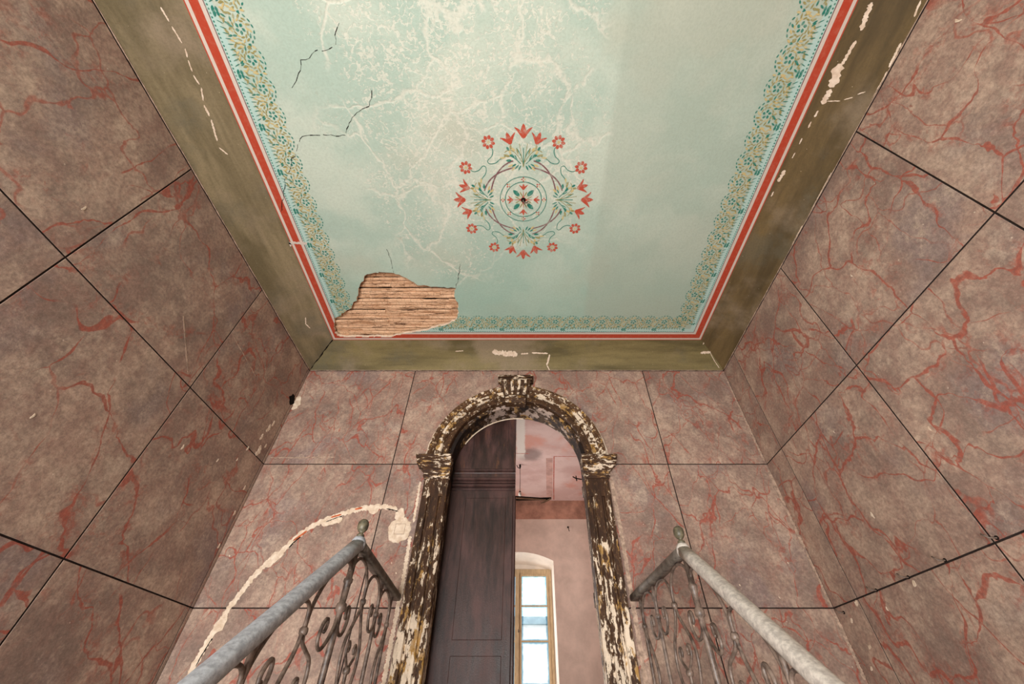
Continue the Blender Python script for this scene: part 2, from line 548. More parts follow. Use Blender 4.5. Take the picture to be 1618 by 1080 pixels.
def glass_mat():
    m = NT('window_glass', 0.05, 0.5)
    t = m.t
    out = [n for n in t.nodes if n.type == 'OUTPUT_MATERIAL'][0]
    tr = m.n('ShaderNodeBsdfTransparent')
    gl = m.n('ShaderNodeBsdfGlossy')
    gl.inputs['Roughness'].default_value = 0.03
    # bluish tint along the rims of each pane, clear in the middle
    x, y, z = m.sep(m.coord('Generated'))
    ex = m.math('MINIMUM', x, m.math('SUBTRACT', 1.0, x))
    ez = m.math('MINIMUM', z, m.math('SUBTRACT', 1.0, z))
    e = m.math('ADD', m.math('MINIMUM', ex, m.math('MULTIPLY', ez, 1.3)), m.math('MULTIPLY', m.noise(m.coord('Object'), 14, 5, 0.7), 0.10))
    m.l(m.mix(m.step(e, 0.05, 0.15), lin(170, 196, 206), (0.98, 0.99, 1, 1)), tr.inputs[0])
    mx = m.n('ShaderNodeMixShader')
    mx.inputs[0].default_value = 0.05
    m.l(tr.outputs[0], mx.inputs[1])
    m.l(gl.outputs[0], mx.inputs[2])
    m.l(mx.outputs[0], out.inputs[0])
    return m.mat


M['glass'] = glass_mat()

# ------------------------------------------------------------------ dimensions (metres, eye of the camera at the origin)
XL, XR, YF, YB = -2.38, 2.245, 3.4, -3.1
ZW, ZC = 2.897, 3.08            # wall top under the cove, ceiling
ZLAND, ZFLOOR = -0.24, -3.30
XC = -0.055                     # axis of the doorway
ROWS = [-0.475, 0.648, 1.768, ZW - 0.006]
GAP = 0.0045
INL = lambda y: -2.08 + (3.1 - y) * 0.028     # inner edge of the left cove
INR = lambda y: 1.955 + (3.1 - y) * 0.008
YI, YBI = 3.10, -2.80

# ------------------------------------------------------------------ side walls with painted marble slabs
def side_wall(name, x, sgn, ys, mat, label):
    root = MB()
    x0, x1 = (x - 0.006 - 0.22, x - 0.006) if sgn > 0 else (x + 0.006, x + 0.006 + 0.22)
    root.box((min(x0, x1), YB, ZFLOOR), (max(x0, x1), YF + 0.25, ZC + 0.25))
    o = root.build(name, M['joint'])
    tag(o, label, 'wall', kind='structure')
    for a, b in zip(ys[:-1], ys[1:]):
        for z0, z1 in zip(ROWS[:-1], ROWS[1:]):
            slab = MB()
            cy, cz = (a + b) / 2, (z0 + z1) / 2
            hy, hz = (b - a) / 2 - GAP, (z1 - z0) / 2 - GAP
            if abs(b - YF) < 0.001: hy += GAP / 2
            bx = 0.0015
            slab.loft([[(-0.006 * sgn, -hy, -hz), (-0.006 * sgn, hy, -hz), (-0.006 * sgn, hy, hz), (-0.006 * sgn, -hy, hz)],
                       [(-bx * sgn, -hy, -hz), (-bx * sgn, hy, -hz), (-bx * sgn, hy, hz), (-bx * sgn, -hy, hz)],
                       [(0, -hy + bx, -hz + bx), (0, hy - bx, -hz + bx), (0, hy - bx, hz - bx), (0, -hy + bx, hz - bx)]], caps=True)
            s = slab.build('panel', mat, o)
            s.location = (x, cy, cz)
            dark_sides(s, 0)
    d = MB()
    d.box((min(x, x - 0.006 * sgn), YB, ZFLOOR), (max(x, x - 0.006 * sgn), YF, ROWS[0] - GAP))
    d.build('plaster_dado', M['plaster_low'], o)
    return o


wall_left = side_wall('wall_left', XL, 1, [-3.1, -2.11, -1.02, 0.075, 1.17, 2.262, 3.366, YF], M['marble_left'], 'left stairwell wall painted as large veined marble slabs')
wall_right = side_wall('wall_right', XR, -1, [-3.1, -2.38, -1.28, -0.18, 0.92, 2.022, 3.115, YF], M['marble_right'], 'right stairwell wall painted as red veined marble slabs')

# ------------------------------------------------------------------ end wall with the arched opening
SPR = 1.805


def arch_pts(r, z0, n=28, a0=180.0, a1=0.0, y=0.0, xc=XC, zc=SPR):
    return [(xc + r * math.cos(math.radians(a0 + (a1 - a0) * i / n)), y, zc + r * math.sin(math.radians(a0 + (a1 - a0) * i / n))) for i in range(n + 1)]


mb = MB()
ro = 0.69
y = YF + 0.006
mb.prism([(XL - 0.22, y, ZFLOOR), (XC - ro, y, ZFLOOR), (XC - ro, y, 1.0)] + arch_pts(ro, 0, 28, y=y) + [(XC + ro, y, 1.0), (XC + ro, y, ZFLOOR), (XR + 0.22, y, ZFLOOR), (XR + 0.22, y, ZC + 0.25), (XL - 0.22, y, ZC + 0.25)], (0, 0.35, 0))
wall_front = mb.build('wall_front', M['joint'])
tag(wall_front, 'end wall of painted marble slabs around the arched doorway', 'wall', kind='structure')


def front_slab(pts, mat='marble_front'):
    cx = sum(p[0] for p in pts) / len(pts)
    cz = sum(p[1] for p in pts) / len(pts)
    s = MB()
    s.prism([(p[0] - cx, 0, p[1] - cz) for p in pts], (0, 0.0065, 0))
    o = s.build('panel', M[mat], wall_front)
    o.location = (cx, YF, cz)
    dark_sides(o, 1)
    return o


RC = 0.76
for i, (z0, z1) in enumerate(zip(ROWS[:-1], ROWS[1:])):
    a, b = z0 + GAP, z1 - GAP
    for x0, x1 in ((XL, -1.2), (1.335, XR)):
        l_ = x0 + (0 if x0 == XL else GAP)
        r_ = x1 - (0 if x1 == XR else GAP)
        front_slab([(l_, a), (r_, a), (r_, b), (l_, b)])
    if i < 2:
        front_slab([(-1.2 + GAP, a), (XC - RC, a), (XC - RC, b), (-1.2 + GAP, b)])
        front_slab([(XC + RC, a), (1.335 - GAP, a), (1.335 - GAP, b), (XC + RC, b)])
    else:
        xm = XC + 0.0
        la = [(p[0], p[2]) for p in arch_pts(RC, 0, 14, 180, 90)]
        front_slab([(-1.2 + GAP, a), (XC - RC, a)] + la + [(xm, b), (-1.2 + GAP, b)])
        ra = [(p[0], p[2]) for p in arch_pts(RC, 0, 14, 90, 0)]
        front_slab([(xm + 0.005, b), (xm + 0.005, SPR + RC)] + ra[1:] + [(XC + RC, a), (1.335 - GAP, a), (1.335 - GAP, b)])
mb = MB()
mb.box((XL, YF, ZFLOOR), (-0.95, YF + 0.006, ROWS[0] - GAP))
mb.box((0.85, YF, ZFLOOR), (XR, YF + 0.006, ROWS[0] - GAP))
mb.build('plaster_dado', M['plaster_low'], wall_front)

# wall behind the camera with the tall stair window
mb = MB()
wx0, wx1, wz0, wz1 = -1.9, 0.1, -2.55, 0.45
mb.box((XL - 0.2, YB - 0.2, ZFLOOR), (wx0, YB, ZC + 0.25))
mb.box((wx1, YB - 0.2, ZFLOOR), (XR + 0.2, YB, ZC + 0.25))
mb.box((wx0, YB - 0.2, wz1), (wx1, YB, ZC + 0.25))
mb.box((wx0, YB - 0.2, ZFLOOR), (wx1, YB, wz0))
wall_back = mb.build('wall_back', M['plaster_low'])
tag(wall_back, 'plain stairwell wall behind the viewer with a tall window opening', 'wall', kind='structure')

# ------------------------------------------------------------------ cove
def cove_ab(t):
    a, b = math.sin(t * PI / 2), 1 - math.cos(t * PI / 2)
    return 0.5 * t + 0.5 * b, 0.5 * t + 0.5 * a


def cove_pt(side, s, t, out=0.0):
    d, h = cove_ab(t)
    z = ZW + (ZC - ZW) * h - out * 0.9
    if side == 'L': return (XL + (INL(s) - XL) * d + out * 0.4, s, z)
    if side == 'R': return (XR + (INR(s) - XR) * d - out * 0.4, s, z)
    return (s, YF + (YI - YF) * d - out * 0.4, z)


NT_ = 10
def cove_piece(name, wa, wb, ia, ib, mat, label):
    """wa, wb: the ends at the wall; ia, ib: the ends at the ceiling"""
    c = MB()
    rings = []
    for e in range(25):
        u = e / 24
        w_ = Vector(wa).lerp(Vector(wb), u)
        i_ = Vector(ia).lerp(Vector(ib), u)
        ring = []
        for k in range(NT_ + 1):
            d, h = cove_ab(k / NT_)
            ring.append((w_.x + (i_.x - w_.x) * d, w_.y + (i_.y - w_.y) * d, ZW + (ZC - ZW) * h))
        ring.append((i_.x, i_.y, ZC + 0.06))
        ring.append((w_.x, w_.y, ZC + 0.06))
        rings.append(ring)
    c.loft(rings, caps=True)
    o = c.build(name, M[mat])
    return tag(o, label, 'cove', kind='structure')


trim_left = cove_piece('trim_1', (XL, YB, 0), (XL, YF, 0), (INL(YBI), YBI, 0), (INL(YI), YI, 0), 'cove_y', 'olive brown plaster cove along the left wall')
trim_right = cove_piece('trim_2', (XR, YB, 0), (XR, YF, 0), (INR(YBI), YBI, 0), (INR(YI), YI, 0), 'cove_r', 'olive brown plaster cove along the right wall')
trim_front = cove_piece('trim_3', (XL, YF, 0), (XR, YF, 0), (INL(YI), YI, 0), (INR(YI), YI, 0), 'cove_x', 'olive brown plaster cove above the arched doorway')
trim_back = cove_piece('trim_4', (XL, YB, 0), (XR, YB, 0), (INL(YBI), YBI, 0), (INR(YBI), YBI, 0), 'cove_x', 'olive brown plaster cove over the wall behind the viewer')

# pale bead where each cove meets its wall
for side, par, s0, s1 in (('L', trim_left, YB, YF), ('R', trim_right, YB, YF), ('F', trim_front, XL, XR)):
    rnd = random.Random(3)
    b = MB()
    n = 90
    pts = []
    for i in range(n + 1):
        s = s0 + (s1 - s0) * i / n
        p = Vector(cove_pt(side, s, 0.0))
        off = {'L': Vector((0.002, 0, 0)), 'R': Vector((-0.002, 0, 0)), 'F': Vector((0, -0.002, 0))}[side]
        pts.append(p + off + Vector((0, 0, rnd.uniform(-0.001, 0.001))))
    b.tube(pts, lambda i: 0.0035 + 0.0015 * math.sin(i * 1.7), 5)
    b.build('edge_bead', M['plaster_edge'], par)

# ------------------------------------------------------------------ ceiling
HOLE = [(-2.012, 2.929), (-1.962, 2.777), (-1.895, 2.75), (-1.843, 2.705), (-1.77, 2.66), (-1.708, 2.587), (-1.655, 2.545), (-1.622, 2.475), (-1.595, 2.39), (-1.541, 2.314),
        (-1.50, 2.25), (-1.44, 2.222), (-1.38, 2.205), (-1.319, 2.202), (-1.207, 2.212), (-1.147, 2.242), (-1.10, 2.27), (-1.061, 2.308), (-1.02, 2.345), (-0.986, 2.356),
        (-0.93, 2.355), (-0.869, 2.371), (-0.76, 2.375), (-0.65, 2.388), (-0.668, 2.45), (-0.67, 2.519), (-0.65, 2.60), (-0.659, 2.681), (-0.672, 2.75), (-0.70, 2.802),
        (-0.76, 2.845), (-0.821, 2.877), (-0.91, 2.90), (-0.999, 2.942), (-1.10, 2.97), (-1.216, 2.994), (-1.34, 3.026), (-1.456, 3.055), (-1.55, 3.052), (-1.644, 3.046),
        (-1.80, 3.052), (-1.99, 3.046), (-2.025, 2.985)]


def inside(p, poly):
    x, y = p
    c = False
    j = len(poly) - 1
    for i in range(len(poly)):
        xi, yi = poly[i]
        xj, yj = poly[j]
        if (yi > y) != (yj > y) and x < (xj - xi) * (y - yi) / (yj - yi) + xi:
            c = not c
        j = i
    return c


rnd = random.Random(11)
hole = []
for i, p in enumerate(HOLE):                       # rough broken edge
    q = HOLE[(i + 1) % len(HOLE)]
    hole.append(p)
    for t in (0.33, 0.66):
        hole.append((p[0] + (q[0] - p[0]) * t + rnd.uniform(-0.009, 0.009), p[1] + (q[1] - p[1]) * t + rnd.uniform(-0.009, 0.009)))

bm = bmesh.new()
outer = [(XL - 0.1, YB - 0.1), (XR + 0.1, YB - 0.1), (XR + 0.1, YF + 0.1), (XL - 0.1, YF + 0.1)]
def loop(pts, z):
    vs_ = [bm.verts.new((p[0], p[1], z)) for p in pts]
    return [bm.edges.new((vs_[i], vs_[(i + 1) % len(vs_)])) for i in range(len(vs_))], vs_
e1, v1 = loop(outer, ZC)
e2, v2 = loop(hole, ZC)
bmesh.ops.triangle_fill(bm, use_beauty=True, use_dissolve=False, edges=e1 + e2)
bad = [f for f in bm.faces if inside(f.calc_center_median()[:2], hole)]
bmesh.ops.delete(bm, geom=bad, context='FACES_ONLY')
ext = bmesh.ops.extrude_face_region(bm, geom=list(bm.faces))
bmesh.ops.translate(bm, vec=(0, 0, 0.028), verts=[g for g in ext['geom'] if isinstance(g, bmesh.types.BMVert)])
bmesh.ops.recalc_face_normals(bm, faces=bm.faces)
me = bpy.data.meshes.new('ceiling')
bm.to_mesh(me)
bm.free()
me.materials.append(M['ceiling'])
me.materials.append(M['plaster_pale'])
for p in me.polygons:
    if abs(p.normal.z) < 0.5: p.material_index = 1
ceiling = link('ceiling', me)
tag(ceiling, 'mint green painted plaster ceiling with stencilled border and rosette', 'ceiling', kind='structure')

# the boards above the plaster
mb = MB()
mb.box((XL - 0.1, YB - 0.1, ZC + 0.075), (XR + 0.1, YF + 0.1, ZC + 0.2))
mb.build('ceiling_decking', M['dark'], ceiling)

# exposed laths in the hole
rnd = random.Random(5)
yy = 2.16
row = 0
while yy < 3.08:
    hgt = rnd.uniform(0.030, 0.046)
    xs = [-2.10, -0.58]
    for k in range(rnd.choice((1, 2, 2, 3))):
        x = rnd.uniform(-1.95, -0.72)
        if min(abs(x - q) for q in xs) > 0.12: xs.append(x)
    xs.sort()
    dz = rnd.uniform(0, 0.016)
    for a, b in zip(xs[:-1], xs[1:]):
        mid = [inside((a + (b - a) * t, yy + hgt * f), HOLE) for t in (0, .1, .2, .3, .4, .5, .6, .7, .8, .9, 1) for f in (-0.2, 0.5, 1.2)]
        if not any(mid): continue
        n = max(2, int((b - a) / 0.045))
        z = ZC + 0.030 + dz + rnd.uniform(-0.004, 0.010)
        w0, w1 = 0.0, 0.0
        rings = []
        for i in range(n + 1):
            x = (b - a) * i / n
            if rnd.random() < 0.35: w0 = rnd.uniform(-0.003, 0.007)
            if rnd.random() < 0.35: w1 = rnd.uniform(-0.007, 0.003)
            q = rnd.uniform(-0.003, 0.003)
            rings.append([(x, w0, q + 0.003), (x, 0.25 * hgt, q), (x, 0.75 * hgt, q + rnd.uniform(-0.002, 0.003)), (x, hgt + w1, q + 0.003), (x, hgt + w1, 0.018), (x, w0, 0.018)])
        m_ = MB()
        m_.loft(rings, caps=True)
        o = m_.build('lath', M['lath'], ceiling)
        o.location = (a + 0.003, yy, z)
    yy += hgt + rnd.uniform(0.001, 0.005) + (0.010 if row % 3 == 2 else 0)
    row += 1


# painted bands round the ceiling
def quad_in(d):
    dl = math.hypot(1, 0.028)
    return [(INL(YBI + d) + d, YBI + d), (INR(YBI + d) - d, YBI + d), (INR(YI - d) - d, YI - d), (INL(YI - d) + d, YI - d)]


def band(name, d0, d1, mat, drop, parent):
    a, b = quad_in(d0), quad_in(d1)
    m_ = MB()
    z = ZC - drop
    rnd = random.Random(int(d0 * 1000))
    for i in range(4):
        j = (i + 1) % 4
        A, B, C_, D = a[i], a[j], b[j], b[i]
        ln = math.hypot(B[0] - A[0], B[1] - A[1])
        us = [0.0]
        while us[-1] < 1:
            x = A[0] + (B[0] - A[0]) * us[-1]
            yv = A[1] + (B[1] - A[1]) * us[-1]
            near = -2.2 < x < -0.5 and yv > 2.5
            us.append(min(1.0, us[-1] + (0.007 if near else 0.10) / ln))
        nv = 5
        for u0, u1 in zip(us[:-1], us[1:]):
            fine = (u1 - u0) * ln < 0.05
            k = nv if fine else 1
            for q in range(k):
                v0, v1 = q / k, (q + 1) / k
                P = lambda u, v: (A[0] + (B[0] - A[0]) * u + ((D[0] + (C_[0] - D[0]) * u) - (A[0] + (B[0] - A[0]) * u)) * v,
                                  A[1] + (B[1] - A[1]) * u + ((D[1] + (C_[1] - D[1]) * u) - (A[1] + (B[1] - A[1]) * u)) * v)
                c = P((u0 + u1) / 2, (v0 + v1) / 2)
                if inside(c, hole): continue
                m_.poly([(*P(u0, v0), z), (*P(u0, v1), z), (*P(u1, v1), z), (*P(u1, v0), z)])
    return m_.build(name, M[mat], parent, fix=False)


border = ceiling
band('border_line', 0.000, 0.008, 'red', 0.0008, border)
band('border_stripe', 0.008, 0.030, 'white', 0.0008, border)
band('border_stripe', 0.030, 0.088, 'red', 0.0008, border)
band('border_stripe', 0.088, 0.113, 'white', 0.0008, border)
band('border_line', 0.113, 0.120, 'purple', 0.0008, border)
band('border_fringe', 0.120, 0.168, 'fringe', 0.0006, border)


def leaf(m_, x, y, ang, ln, wd, mi, z=0.0, tip=True):
    c, s = math.cos(ang), math.sin(ang)
    z -= 8e-6 * len(m_.f)
    pr = [(-0.5, 0), (-0.25, 0.42), (0.1, 0.5), (0.34, 0.3), (0.5, 0), (0.34, -0.3), (0.1, -0.5), (-0.25, -0.42)]
    m_.poly([(x + (a * ln) * c - (b * wd) * s, y + (a * ln) * s + (b * wd) * c, z) for a, b in pr], mi)


def stroke(m_, pts, w, mi, z=0.0, taper=False, belly=False):
    n = len(pts)
    L, R = [], []
    z -= 2e-6 * len(m_.f)
    for i in range(n):
        a = pts[max(i - 1, 0)]
        b = pts[min(i + 1, n - 1)]
        dx, dy = b[0] - a[0], b[1] - a[1]
        d = math.hypot(dx, dy) or 1
        h = w / 2 * ((1 - 0.85 * i / (n - 1)) if taper else (0.12 + 0.88 * math.sin(PI * min(1, (i + 0.3) / (n - 0.4)))) if belly else 1)
        L.append((pts[i][0] - dy / d * h, pts[i][1] + dx / d * h, z))
        R.append((pts[i][0] + dy / d * h, pts[i][1] - dx / d * h, z))
    for i in range(n - 1):
        m_.poly([L[i], L[i + 1], R[i + 1], R[i]], mi)


ORN = [M['teal'], M['olive'], M['tan'], M['flower'], M['purple']]


def frieze_shapes(seed):
    """one repeat of the leaf frieze: u along the wall, v into the ceiling"""
    r = random.Random(seed)
    S = []       # (kind, u, v, ang, len, wid, mat)
    for k in range(16):
        S.append((-0.15 + 0.02 * k, 0.010, 0, 0.011, 0.009, 0))
    for cu in (-0.08, 0.08):
        cv = 0.152
        for k in range(5):
            a = 2 * PI * k / 5 + 0.6
            S.append((cu + 0.020 * math.cos(a), cv + 0.020 * math.sin(a), a + 0.4, 0.021, 0.013, 0))
        for k in range(12):
            a = 2 * PI * k / 12
            S.append((cu + 0.043 * math.cos(a), cv + 0.042 * math.sin(a), a + 1.2 + r.uniform(-.3, .3), 0.024, 0.008, r.choice((1, 1, 2))))
        for k in range(13):
            a = 2 * PI * (k + .5) / 13
            S.append((cu + 0.062 * math.cos(a), cv + 0.058 * math.sin(a), a + 1.0 + r.uniform(-.6, .6), 0.026, 0.009, r.choice((1, 2, 1, 0))))
        for k in range(8):
            a = math.radians(18 + 144 * k / 7)
            S.append((cu + 0.082 * math.cos(a), cv + 0.080 * math.sin(a), a + PI / 2 + r.uniform(-.3, .3), 0.019, 0.008, 0))
    for k in range(26):
        S.append((-0.155 + 0.0124 * k, 0.070 + r.uniform(-.008, .034), r.uniform(0.5, 2.6), 0.028, 0.009, r.choice((1, 1, 2, 0))))
    for k in range(10):
        S.append((r.choice((-0.155, 0.0, 0.155)) + r.uniform(-.014, .014), 0.11 + r.uniform(0, 0.10), r.uniform(0.8, 2.3), 0.027, 0.010, r.choice((1, 2, 1))))
    for k in range(9):
        u = -0.11 + 0.0275 * k
        S.append((u, 0.046 + 0.012 * math.cos(u * 14), PI / 2 + u * 4, 0.036, 0.0045, 0))
    for sx in (-1, 1):
        S.append((sx * 0.15, 0.034, PI / 2 * 0.2, 0.034, 0.015, 0))
        S.append((sx * 0.15, 0.055, 0.0, 0.026, 0.014, 0))
    return S


base_mesh = None
def frieze_unit(origin, du, dv, seed):
    """origin on the inner band line; du along, dv inward (2-D unit vectors)"""
    S = frieze_shapes(seed)
    m_ = MB()
    cut = False
    pts = []
    for (u, v, a, l, w_, mi) in S:
        x = origin[0] + du[0] * u + dv[0] * v
        y_ = origin[1] + du[1] * u + dv[1] * v
        if inside((x, y_), hole):
            continue
        ca, sa = math.cos(a), math.sin(a)
        dx = du[0] * ca + dv[0] * sa
        dy = du[1] * ca + dv[1] * sa
        leaf(m_, x - origin[0], y_ - origin[1], math.atan2(dy, dx), l * 1.12, w_ * 1.25, mi)
    if not m_.v: return
    o = m_.build('leaf_frieze', ORN, ceiling, fix=False)
    o.location = (origin[0], origin[1], ZC - 0.0012)
    tag(o, kind='stuff')


q = quad_in(0.120)
for i in range(4):
    A, B = Vector(q[i]), Vector(q[(i + 1) % 4])
    d = (B - A)
    ln = d.length
    d.normalize()
    inw = Vector((-d.y, d.x))
    n = round((ln - 0.22) / 0.32)
    pitch = (ln - 0.22) / n
    for k in range(n):
        p = A + d * (0.11 + pitch * (k + 0.5))
        if p.y < -1.0: continue
        frieze_unit((p.x, p.y), (d.x, d.y), (inw.x, inw.y), 4)

# ------------------------------------------------------------------ ceiling rosette
def rosette():
    R_ = 0.557
    cx, cy, z = 0.005, 1.492, ZC - 0.0012
    TEAL, OLIVE, TAN, RED, PUR = range(5)
    def pol(a, r): return (r * math.cos(a), r * math.sin(a))
    def put(m_, name):
        o = m_.build(name, ORN, ceiling, fix=False)
        o.location = (cx, cy, z)
        return o
    def lily(m_, a, r, s, tilt=0.0):
        bx, by = pol(a, r)
        d = a + tilt
        leaf(m_, bx + math.cos(d) * s * 0.62, by + math.sin(d) * s * 0.62, d, s * 1.1, s * 0.40, RED)
        for e in (-1, 1):
            pts = []
            for k in range(8):
                t = k / 7
                fo = s * (0.15 + 0.75 * t)
                si = e * s * (0.10 + 0.58 * t ** 2.0)
                pts.append((bx + math.cos(d) * fo - math.sin(d) * si, by + math.sin(d) * fo + math.cos(d) * si))
            stroke(m_, pts, s * 0.24, RED, 0, belly=True)
        return m_
    # rings
    m_ = MB()
    for r, w_ in ((0.146, 0.007), (0.187, 0.006)):
        stroke(m_, [pol(2 * PI * k / 72, r) for k in range(73)], w_, TEAL)
    put(m_, 'rosette_ring')
    # centre star
    m_ = MB()
    for k in range(4):
        a = PI / 4 + k * PI / 2
        x, y_ = pol(a, 0.078)
        leaf(m_, x, y_, a, 0.075, 0.034, TEAL)
        x, y_ = pol(a, 0.030)
        leaf(m_, x, y_, a, 0.05, 0.006, TAN)
        lily(m_, k * PI / 2, 0.076, 0.050)
        x, y_ = pol(k * PI / 2, 0.045)
        leaf(m_, x, y_, k * PI / 2, 0.07, 0.006, RED)
        for e in (-1, 1):
            x, y_ = pol(k * PI / 2 + e * 0.35, 0.05)
            leaf(m_, x, y_, k * PI / 2 + e * 0.5, 0.05, 0.010, OLIVE)
        x, y_ = pol(k * PI / 2, 0.02)
        leaf(m_, x, y_, k * PI / 2, 0.03, 0.022, RED)
    put(m_, 'rosette_star')
    m_ = MB()
    for k in range(8):
        a = k * PI / 4
        for d in range(4):
            x, y_ = pol(a, 0.166)
            leaf(m_, x + 0.012 * math.cos(d * PI / 2 + a), y_ + 0.012 * math.sin(d * PI / 2 + a), d * PI / 2 + a, 0.015, 0.011, RED if d != 1 else TAN)
    put(m_, 'rosette_dot')
    # strap-work between the bouquets
    m_ = MB()
    for k in range(4):
        a0 = k * PI / 2 + PI / 4
        for e in (-1, 1):
            pts = [pol(a0 + math.radians(-31 + 62 * j / 16), 0.292 + e * 0.026 * math.sin(math.radians(-31 + 62 * j / 16) * 2.6)) for j in range(17)]
            stroke(m_, pts, 0.011, PUR)
            pts = [pol(a0 + math.radians(-31 + 62 * j / 16), 0.292 - e * 0.026 * (1 - 1.9 * abs(j - 8) / 16)) for j in range(17)]
    put(m_, 'rosette_strapwork')
    for k in range(4):
        a = k * PI / 2
        def L(f, s):
            return (math.cos(a) * f - math.sin(a) * s, math.sin(a) * f + math.cos(a) * s)
        # bouquet of leaves
        m_ = MB()
        r = random.Random(8)
        for e in (-1, 0, 1):
            stroke(m_, [L(0.27 + 0.13 * t / 5, e * 0.002 + e * 0.05 * (t / 5) ** 2) for t in range(6)], 0.006, TEAL)
        for e in (-1, 1):
            stroke(m_, [L(0.26 + 0.17 * t / 6, e * 0.03 * (t / 6)) for t in range(7)], 0.004, OLIVE)
            stroke(m_, [L(0.285 + 0.06 * math.sin(t / 8 * PI * 0.8), e * (0.02 + 0.15 * t / 8)) for t in range(9)], 0.006, TEAL)
            stroke(m_, [L(0.30 + 0.085 * math.sin(t / 8 * PI * 0.7), e * (0.01 + 0.13 * t / 8)) for t in range(9)], 0.005, OLIVE)
            for (f, s, g, l, w_, c_) in ((0.255, 0.028, 2.7, .045, .012, TEAL), (0.262, 0.05, 2.4, .045, .012, TEAL), (0.275, 0.07, 2.1, .04, .012, TEAL), (0.25, 0.075, 2.4, .045, .015, TAN), (0.272, 0.098, 2.0, .045, .016, TAN),
                                         (0.33, 0.055, 0.5, .05, .012, TEAL), (0.345, 0.085, 0.9, .045, .02, TEAL), (0.37, 0.10, 0.4, .04, .018, TAN), (0.39, 0.075, 0.9, .04, .018, TAN), (0.345, 0.125, 1.3, .05, .018, OLIVE),
                                         (0.375, 0.045, 0.3, .05, .01, OLIVE), (0.31, 0.11, 1.6, .045, .02, TEAL), (0.395, 0.115, 0.6, .035, .018, TEAL), (0.405, 0.095, 0.1, .035, .016, OLIVE), (0.33, 0.155, 1.7, .05, .014, TAN)):
                x, y_ = L(f, e * s)
                leaf(m_, x, y_, a + e * g, l, w_, c_)
        put(m_, 'rosette_bouquet')
        # three lilies
        m_ = MB()
        lily(m_, a, 0.455, 0.095)
        for e in (-1, 1):
            lily(m_, a + e * 0.215, 0.425, 0.085, e * 0.12)
        put(m_, 'rosette_lily')
        # two daisies on curled stems
        for e in (-1, 1):
            m_ = MB()
            fa = a + e * math.radians(30.3)
            fx, fy = pol(fa, 0.510)
            for d in range(8):
                g = d * PI / 4 + 0.2
                leaf(m_, fx + 0.034 * math.cos(g), fy + 0.034 * math.sin(g), g, 0.034, 0.025, RED)
            for d in range(5):
                g = d * PI * 0.4
                leaf(m_, fx + 0.008 * math.cos(g), fy + 0.008 * math.sin(g), g, 0.014, 0.008, TAN)
            put(m_, 'rosette_daisy')
            m_ = MB()
            th = [30.3, 31, 35, 41, 42, 36, 28, 22]
            rr = [0.468, 0.44, 0.415, 0.41, 0.385, 0.36, 0.365, 0.36]
            pts = smooth_path([Vector((*pol(a + e * math.radians(t_), r_), 0)) for t_, r_ in zip(th, rr)], 4)
            stroke(m_, [(p.x, p.y) for p in pts], 0.006, TEAL)
            put(m_, 'rosette_tendril')


rosette()

# ------------------------------------------------------------------ cracks and lost paint on ceiling, coves, walls
def crack(pts, w, parent, name='crack', seed=1, z=ZC - 0.0014):
    r = random.Random(seed)
    P = []
    for a, b in zip(pts[:-1], pts[1:]):
        n = max(2, int(math.hypot(b[0] - a[0], b[1] - a[1]) / 0.022))
        for k in range(n):
            t = k / n
            j = 0.006 if k else 0
            P.append((a[0] + (b[0] - a[0]) * t + r.uniform(-j, j), a[1] + (b[1] - a[1]) * t + r.uniform(-j, j)))
    P.append(pts[-1])
    m_ = MB()
    n = len(P)
    for i in range(n - 1):
        if r.random() < 0.12: continue
        w0 = w * r.uniform(0.3, 1.2)
        dx, dy = P[i + 1][0] - P[i][0], P[i + 1][1] - P[i][1]
        d = math.hypot(dx, dy) or 1
        nx, ny = -dy / d * w0 / 2, dx / d * w0 / 2
        m_.poly([(P[i][0] + nx, P[i][1] + ny, z), (P[i + 1][0] + nx * .8, P[i + 1][1] + ny * .8, z), (P[i + 1][0] - nx * .8, P[i + 1][1] - ny * .8, z), (P[i][0] - nx, P[i][1] - ny, z)])
    return m_.build(name, M['dark'], parent, fix=False)


crack([(-2.011, 1.62), (-1.95, 1.50), (-1.888, 1.403), (-1.836, 1.298), (-1.768, 1.231), (-1.737, 1.166), (-1.702, 1.153), (-1.651, 1.066), (-1.594, 1.012), (-1.515, 1.004), (-1.413, 1.004), (-1.326, 1.01), (-1.28, 1.004), (-1.23, 0.925), (-1.154, 0.857), (-1.058, 0.819), (-1.021, 0.75), (-1.01, 0.689)], 0.0062, ceiling, seed=2)
crack([(-1.545, 0.709), (-1.499, 0.669), (-1.447, 0.61), (-1.424, 0.553), (-1.364, 0.544), (-1.315, 0.507), (-1.272, 0.507), (-1.173, 0.475), (-1.151, 0.41), (-1.115, 0.367)], 0.004, ceiling, seed=3)
crack([(-0.65, 2.388), (-0.61, 2.263), (-0.576, 2.104)], 0.006, ceiling, seed=4)
crack([(-1.21, 2.21), (-1.20, 2.06), (-1.215, 1.95)], 0.004, ceiling, seed=6)
for k, (a, b) in enumerate(zip(hole, hole[1:] + hole[:1])):
    pass


